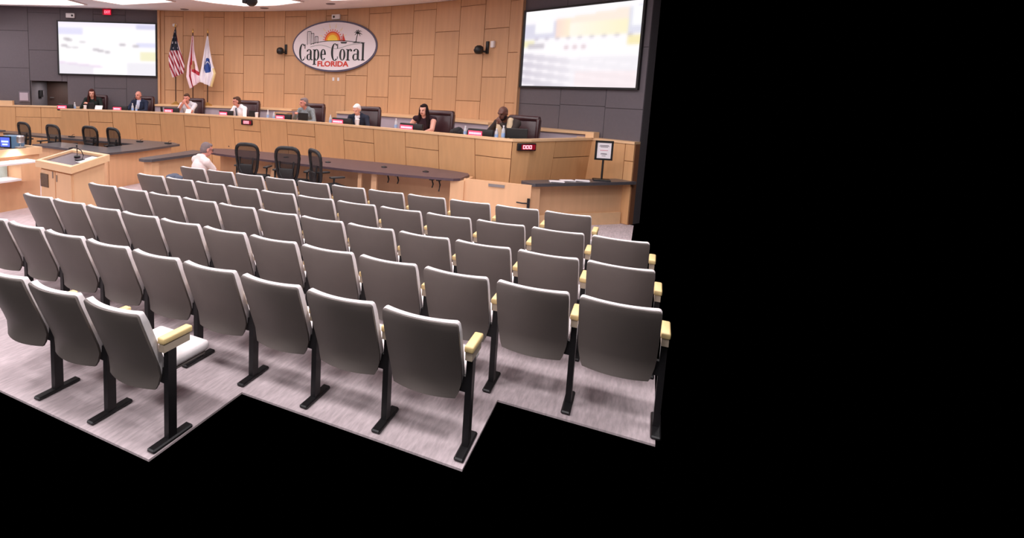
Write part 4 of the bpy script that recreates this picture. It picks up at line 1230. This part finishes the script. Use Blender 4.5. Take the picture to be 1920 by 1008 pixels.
class Body:
    """tagged ellipsoids and tapered capsules, fused into one continuous skin and coloured by the nearest one"""
    def __init__(s): s.b = MB(); s.caps = []; s.ells = []
    def cap(s, p0, r0, p1, r1, tag_):
        cap_prim(s.b, p0, r0, p1, r1); s.caps.append((Vector(p0), r0, Vector(p1), r1, tag_))
    def ell(s, c, r, tag_, R=None):
        s.b.ell(c, r, nu=14, nv=10, R=R); s.ells.append((Vector(c), r, R, tag_))
    def classify(s, pts):
        best = np.full(len(pts), 1e9); out = np.zeros(len(pts), int)
        for p0, r0, p1, r1, t_ in s.caps:
            a, c = np.array(p0), np.array(p1); d = c - a; L2 = max(d @ d, 1e-9)
            h = np.clip(((pts - a) @ d) / L2, 0, 1)
            v = np.linalg.norm(pts - a - h[:, None] * d, axis=1) - (r0 + (r1 - r0) * h)
            k = v < best; best[k] = v[k]; out[k] = t_
        for c, r, R, t_ in s.ells:
            q = pts - np.array(c)
            if R is not None: q = q @ np.array(R)
            rr = np.array(r); k0 = np.linalg.norm(q / rr, axis=1); k1 = np.linalg.norm(q / (rr * rr), axis=1) + 1e-9
            v = k0 * (k0 - 1) / k1
            k = v < best; best[k] = v[k]; out[k] = t_
        return out
    def build(s, name, mats, parent, voxel):
        me = remesh(s.b, name, voxel)
        n = len(me.polygons); c = np.empty(n * 3); me.polygons.foreach_get('center', c)
        idx = s.classify(c.reshape(-1, 3))
        for m in mats: me.materials.append(m)
        me.polygons.foreach_set('material_index', idx.astype(np.int32)); me.polygons.foreach_set('use_smooth', [True] * n)
        me.update()
        return link(name, me, parent)

SK, SH, TR, IN, LI, EY, SHOE = range(7)
def person(label, loc, rz, skin, shirt, trousers, hands, head_yaw=0., head_pitch=0., lean=.12, inner=None, hair=None, hair_style='short', sleeve='long',
           twist=0., glasses=False, tie=None, voxel=.011, side_lean=0., legs=True, vest=None, sc=.95, beard=None):
    """seated person facing local -Y, origin on the seat"""
    t = thing('person', label, 'person', loc, rz)
    t.scale = (sc, sc, sc)
    B = Body()
    hip = Vector((0, .06, .10))
    up = Vector((side_lean, -math.sin(lean), math.cos(lean))).normalized()
    side = Vector((math.cos(twist), math.sin(twist), 0)); side = (side - up * side.dot(up)).normalized()
    fwd = up.cross(side); fwd = fwd if fwd.y < 0 else -fwd
    def T(x, f, u): return hip + side * x + fwd * f + up * u
    RT = Matrix((side, -fwd, up)).transposed()
    B.ell(T(0, 0, .0), (.185, .135, .13), TR, RT)
    B.ell(T(0, .01, .16), (.165, .12, .15), SH, RT)
    B.ell(T(0, .0, .32), (.175, .125, .17), SH, RT)
    B.cap(T(-.13, -.01, .445), .075, T(.13, -.01, .445), .075, SH)
    B.cap(T(-.06, -.02, .49), .062, T(.06, -.02, .49), .062, SH)
    if inner is not None:
        B.ell(T(0, .095, .38), (.05, .06, .13), IN, RT)
        B.ell(T(0, .055, .48), (.06, .055, .04), IN, RT)
    neck = T(0, .01, .50); 
    B.cap(T(0, 0, .46), .056, T(0, .04, .56), .053, SK)
    hc = T(0, .055, .645)
    RH = Matrix.Rotation(head_yaw, 3, 'Z') @ Matrix.Rotation(head_pitch, 3, 'X')
    def Hd(x, f, u): return hc + RH @ Vector((x, -f, u))
    B.ell(Hd(0, -.012, .02), (.076, .096, .092), SK, RH)
    B.ell(Hd(0, .028, -.045), (.06, .066, .07), SK, RH)
    B.ell(Hd(0, .045, -.088), (.034, .036, .026), SK, RH)
    B.cap(Hd(0, .088, .015), .011, Hd(0, .112, -.025), .015, SK)
    for sx in (-1, 1):
        B.ell(Hd(sx * .078, -.005, -.012), (.012, .022, .032), SK, RH)
        B.ell(Hd(sx * .031, .082, .012), (.009, .011, .006), EY, RH)
        B.cap(Hd(sx * .016, .086, .034), .009, Hd(sx * .048, .076, .034), .008, SK)
    B.cap(Hd(-.02, .087, -.056), .008, Hd(.02, .087, -.056), .008, LI)
    def ik(S_, T_, l1, l2, pole):
        d = T_ - S_; L = min(d.length, l1 + l2 - .005); d.normalize()
        a = (l1 * l1 - l2 * l2 + L * L) / (2 * L); h_ = math.sqrt(max(l1 * l1 - a * a, 0))
        p = pole - d * pole.dot(d); p.normalize()
        return S_ + d * a + p * h_, S_ + d * L
    for sx, (tx, ty, tz, curl) in zip((-1, 1), hands):
        S_ = T(sx * .195, -.005, .435)
        E_, W_r = ik(S_, Vector((tx, ty, tz)), .285, .25, Vector((sx * .7, .25, -.9)))
        if sleeve == 'none': sl1, sl2 = SK, SK
        else: sl1, sl2 = SH, (SH if sleeve == 'long' else SK)
        B.ell(S_, (.068, .068, .07), SH)
        if sleeve == 'short':
            md = S_ + (E_ - S_) * .72
            B.cap(S_, .062, md, .056, SH); B.cap(md, .046, E_, .042, SK)
        else:
            B.cap(S_, .06, E_, .048, sl1)
        B.cap(E_, .046, W_r, .031, sl2)
        # hand: palm, four unequal fingers, thumb from the side
        f = (W_r - E_).normalized()
        up_ = Vector((0, 0, 1)); lat = f.cross(up_); lat = lat.normalized() if lat.length > .1 else Vector((1, 0, 0))
        nrm_ = lat.cross(f).normalized()
        if nrm_.z > 0: nrm_ = -nrm_
        if abs(f.z) > .75: nrm_ = Vector((0, .6, 0)) - f * f.dot(Vector((0, .6, 0))); nrm_.normalize(); lat = f.cross(nrm_).normalized()
        pc_ = W_r + f * .055
        Rp = Matrix((lat, f, nrm_)).transposed()
        B.ell(pc_, (.042, .052, .017), SK, Rp)
        for q, ln in ((-1.5, .066), (-.5, .08), (.5, .085), (1.5, .074)):
            b0 = W_r + f * .09 + lat * q * .021
            k1 = RAD(18 + 40 * curl); k2 = RAD(40 + 70 * curl)
            m_ = b0 + (f * math.cos(k1) + nrm_ * math.sin(k1)) * ln * .52
            e_ = m_ + (f * math.cos(k2) + nrm_ * math.sin(k2)) * ln * .5
            B.cap(b0, .0105, m_, .0098, SK); B.cap(m_, .0098, e_, .0085, SK)
        inn = -sx if lat.x > 0 else sx
        th0 = W_r + f * .03 + lat * inn * .034
        th1 = th0 + (f * .6 + lat * inn * .6 + nrm_ * .35).normalized() * .04
        th2 = th1 + (f * .9 + lat * inn * .15 + nrm_ * .4).normalized() * .03
        B.cap(th0, .014, th1, .012, SK); B.cap(th1, .012, th2, .0095, SK)
    if legs:
        for sx in (-1, 1):
            hj = Vector((sx * .095, .03, .085)); kn = Vector((sx * .13, -.40, .09)); an = Vector((sx * .14, -.38, -.36))
            B.cap(hj, .088, kn, .06, TR); B.cap(kn, .06, an, .04, TR)
            B.cap(an + Vector((0, .03, -.05)), .035, an + Vector((sx * .02, -.16, -.068)), .032, SHOE)
    mats = [M[skin], shirt, trousers, inner if inner is not None else shirt, M['lips'], M['eye'], M['black']]
    B.build('body', mats, t, voxel)
    # hair as a child of its own
    if hair is not None:
        h_ = MB()
        if hair_style != 'bald':
            g = .012
            h_.ell(Hd(0, -.03, .035), (.082, .092, .09), R=RH)
            h_.ell(Hd(0, -.045, -.01), (.078, .075, .08), R=RH)
            h_.ell(Hd(0, .03, .088), (.06, .05, .03), R=RH)
        else:
            for sx in (-1, 1): h_.ell(Hd(sx * .055, -.05, -.01), (.03, .05, .04), R=RH)
            h_.ell(Hd(0, -.085, -.02), (.06, .03, .04), R=RH)
        if hair_style == 'long':
            for sx in (-1, 1):
                h_.ell(Hd(sx * .074, -.01, -.03), (.026, .06, .1), R=RH)
                cap_prim(h_, Hd(sx * .078, .0, -.06), .034, Hd(sx * .095, .01, -.22), .038)
                cap_prim(h_, Hd(sx * .095, .01, -.2), .038, Hd(sx * .1, .04, -.34), .022)
            h_.ell(Hd(0, -.07, -.12), (.1, .05, .16), R=RH)
        if beard: pass
        me = remesh(h_, 'hair', .010, 2); me.materials.append(hair)
        me.polygons.foreach_set('use_smooth', [True] * len(me.polygons))
        link('hair', me, t)
    if beard is not None:
        h_ = MB(); h_.ell(Hd(0, .05, -.09), (.045, .042, .032), R=RH)
        for sx in (-1, 1): h_.ell(Hd(sx * .045, .02, -.062), (.022, .045, .042), R=RH)
        me = remesh(h_, 'beard', .009, 1); me.materials.append(beard); link('beard', me, t)
    if glasses:
        g_ = MB()
        for sx in (-1, 1):
            g_.tube([Hd(sx * .033 + .025 * math.cos(2 * PI * k / 12), .1, .01 + .019 * math.sin(2 * PI * k / 12)) for k in range(12)], .0035, 5, closed=True)
            g_.tube([Hd(sx * .058, .1, .014), Hd(sx * .082, .03, .012), Hd(sx * .084, -.01, .004)], .003, 5)
        g_.tube([Hd(-.01, .104, .014), Hd(.01, .104, .014)], .003, 5)
        g_.build('glasses', M['black'], t)
    if tie is not None:
        z_ = MB()
        z_.prism2([T(-.02, .12, .455), T(.02, .12, .455), T(.035, .145, .2), T(-.035, .145, .2)], [T(-.02, .135, .455), T(.02, .135, .455), T(.035, .16, .2), T(-.035, .16, .2)])
        z_.ell(T(0, .115, .47), (.022, .02, .02))
        z_.build('tie', tie, t)
    if vest is not None:
        v_ = MB()
        for sx in (-1, 1):
            cap_prim(v_, T(sx * .1, .03, .505), .05, T(sx * .1, .1, .36), .062); cap_prim(v_, T(sx * .1, .1, .36), .062, T(sx * .1, .1, .14), .065)
            cap_prim(v_, T(sx * .1, .03, .505), .05, T(sx * .1, -.08, .4), .065)
        me = remesh(v_, 'vest', .011, 2); me.materials.append(vest); link('vest', me, t)
    return t

def cl(name, rgb, var=.05, scale=(20, 20, 20), rough=.85): return mat(name, rgb, rough, spec=.15, var=var, scale=scale)
C_dark = cl('dark_trousers', (40, 38, 44)); C_grey = cl('grey_trousers', (82, 78, 82))
H_auburn = cl('auburn_hair', (70, 34, 30)); H_brown = cl('brown_hair', (80, 58, 48)); H_dark = cl('dark_hair', (38, 24, 26)); H_white = cl('white_hair', (238, 228, 228)); H_gray = cl('grey_hair', (128, 112, 112))
def seat(k, dxr, dyr, z=.0): return (CH[k][0] + dxr, CH[k][1] + dyr, PF + .53 + z)
# hands are given in the sitter's own frame, above the seat
DKL = DK + .045 - PF - .53          # desk height in that frame, allowing for the palm
person('woman with auburn hair leaning on one hand, dark top', (-13.32, 10.84, PF + .52), .42 + .15, 'skin_f', cl('dark_green_top', (36, 44, 42)), C_dark,
       [(-.14, -.33, .42, .6), (.24, -.42, .27, .2)], head_yaw=.25, head_pitch=.25, lean=.22, hair=H_auburn, hair_style='long')
person('bald man in navy suit jacket over a pale blue shirt', (-12.0, 11.26, PF + .49), .36, 'skin_p', cl('navy_suit', (40, 46, 66)), C_dark,
       [(-.2, -.4, .29, .3), (.2, -.4, .29, .3)], head_yaw=-.15, head_pitch=.1, lean=.12, inner=cl('pale_blue_shirt', (196, 204, 230)), hair=H_gray, hair_style='bald')
person('person with raised hands clasped at the face, pale short-sleeved shirt', (-10.54, 11.58, PF + .48), .28, 'skin_p', cl('pale_grey_shirt', (206, 204, 212), .12), C_grey,
       [(-.05, -.29, .56, .7), (.05, -.29, .56, .7)], head_pitch=.25, lean=.22, hair=H_brown, sleeve='short')
person('man in white shirt and dark striped tie turned to his side', (-8.93, 11.7, PF + .46), .18 - .35, 'skin_p', cl('white_shirt', (244, 240, 246), .02), C_dark,
       [(-.22, -.42, .29, .3), (.25, -.40, .28, .3)], head_yaw=-.5, head_pitch=.2, lean=.26, hair=H_brown, tie=cl('dark_striped_tie', (92, 96, 110), .3, (4, 4, 40)))
person('man in grey patterned shirt holding a hand to his chin', (-6.95, 11.6, PF + .49), .05 - .2, 'skin_p', cl('grey_patterned_shirt', (130, 136, 140), .3, (45, 45, 45)), C_dark,
       [(-.1, -.30, .44, .6), (.3, -.36, .28, .3)], head_yaw=-.5, head_pitch=.15, lean=.2, hair=H_gray, sleeve='long')
person('white-haired person in dark jacket bowing over papers', (-5.44, 11.3, PF + .43), -.05 + .1, 'skin_f', cl('dark_slate_jacket', (44, 48, 62)), C_dark,
       [(-.14, -.36, .34, .3), (.18, -.40, .33, .3)], head_yaw=-.15, head_pitch=.5, lean=.3, inner=cl('white_blouse', (236, 230, 236)), hair=H_white)
person('woman with long dark hair in dark sleeveless top', (-3.86, 10.98, PF + .48), -.1 + .1, 'skin_f', cl('dark_plum_top', (52, 34, 40), .15), C_dark,
       [(-.3, -.26, .26, .3), (.16, -.46, .29, .3)], head_yaw=-.1, head_pitch=.2, lean=.2, hair=H_dark, hair_style='long', sleeve='none')
person('bald bearded man in cream vest reaching along the dais', (-2.14, 10.6, PF + .5), -.15 - .2, 'skin_d', cl('dark_olive_shirt', (62, 54, 52)), C_dark,
       [(-.55, -.3, .27, .2), (.04, -.36, .50, .6)], head_yaw=-.05, head_pitch=.38, lean=.38, side_lean=-.04, sleeve='long', sc=1.02, beard=H_dark, vest=cl('cream_vest', (226, 200, 168)))
person('grey-haired audience man in pale pink shirt seen from behind', (-6.16, 6.98, .47), PI - .35, 'skin_p', cl('pale_pink_shirt', (236, 218, 216), .03), C_dark,
       [(-.02, -.50, .20, .3), (.2, -.44, .18, .4)], head_yaw=-.15, head_pitch=.3, lean=.27, sc=.93, hair=H_gray, sleeve='short', glasses=True, voxel=.01)
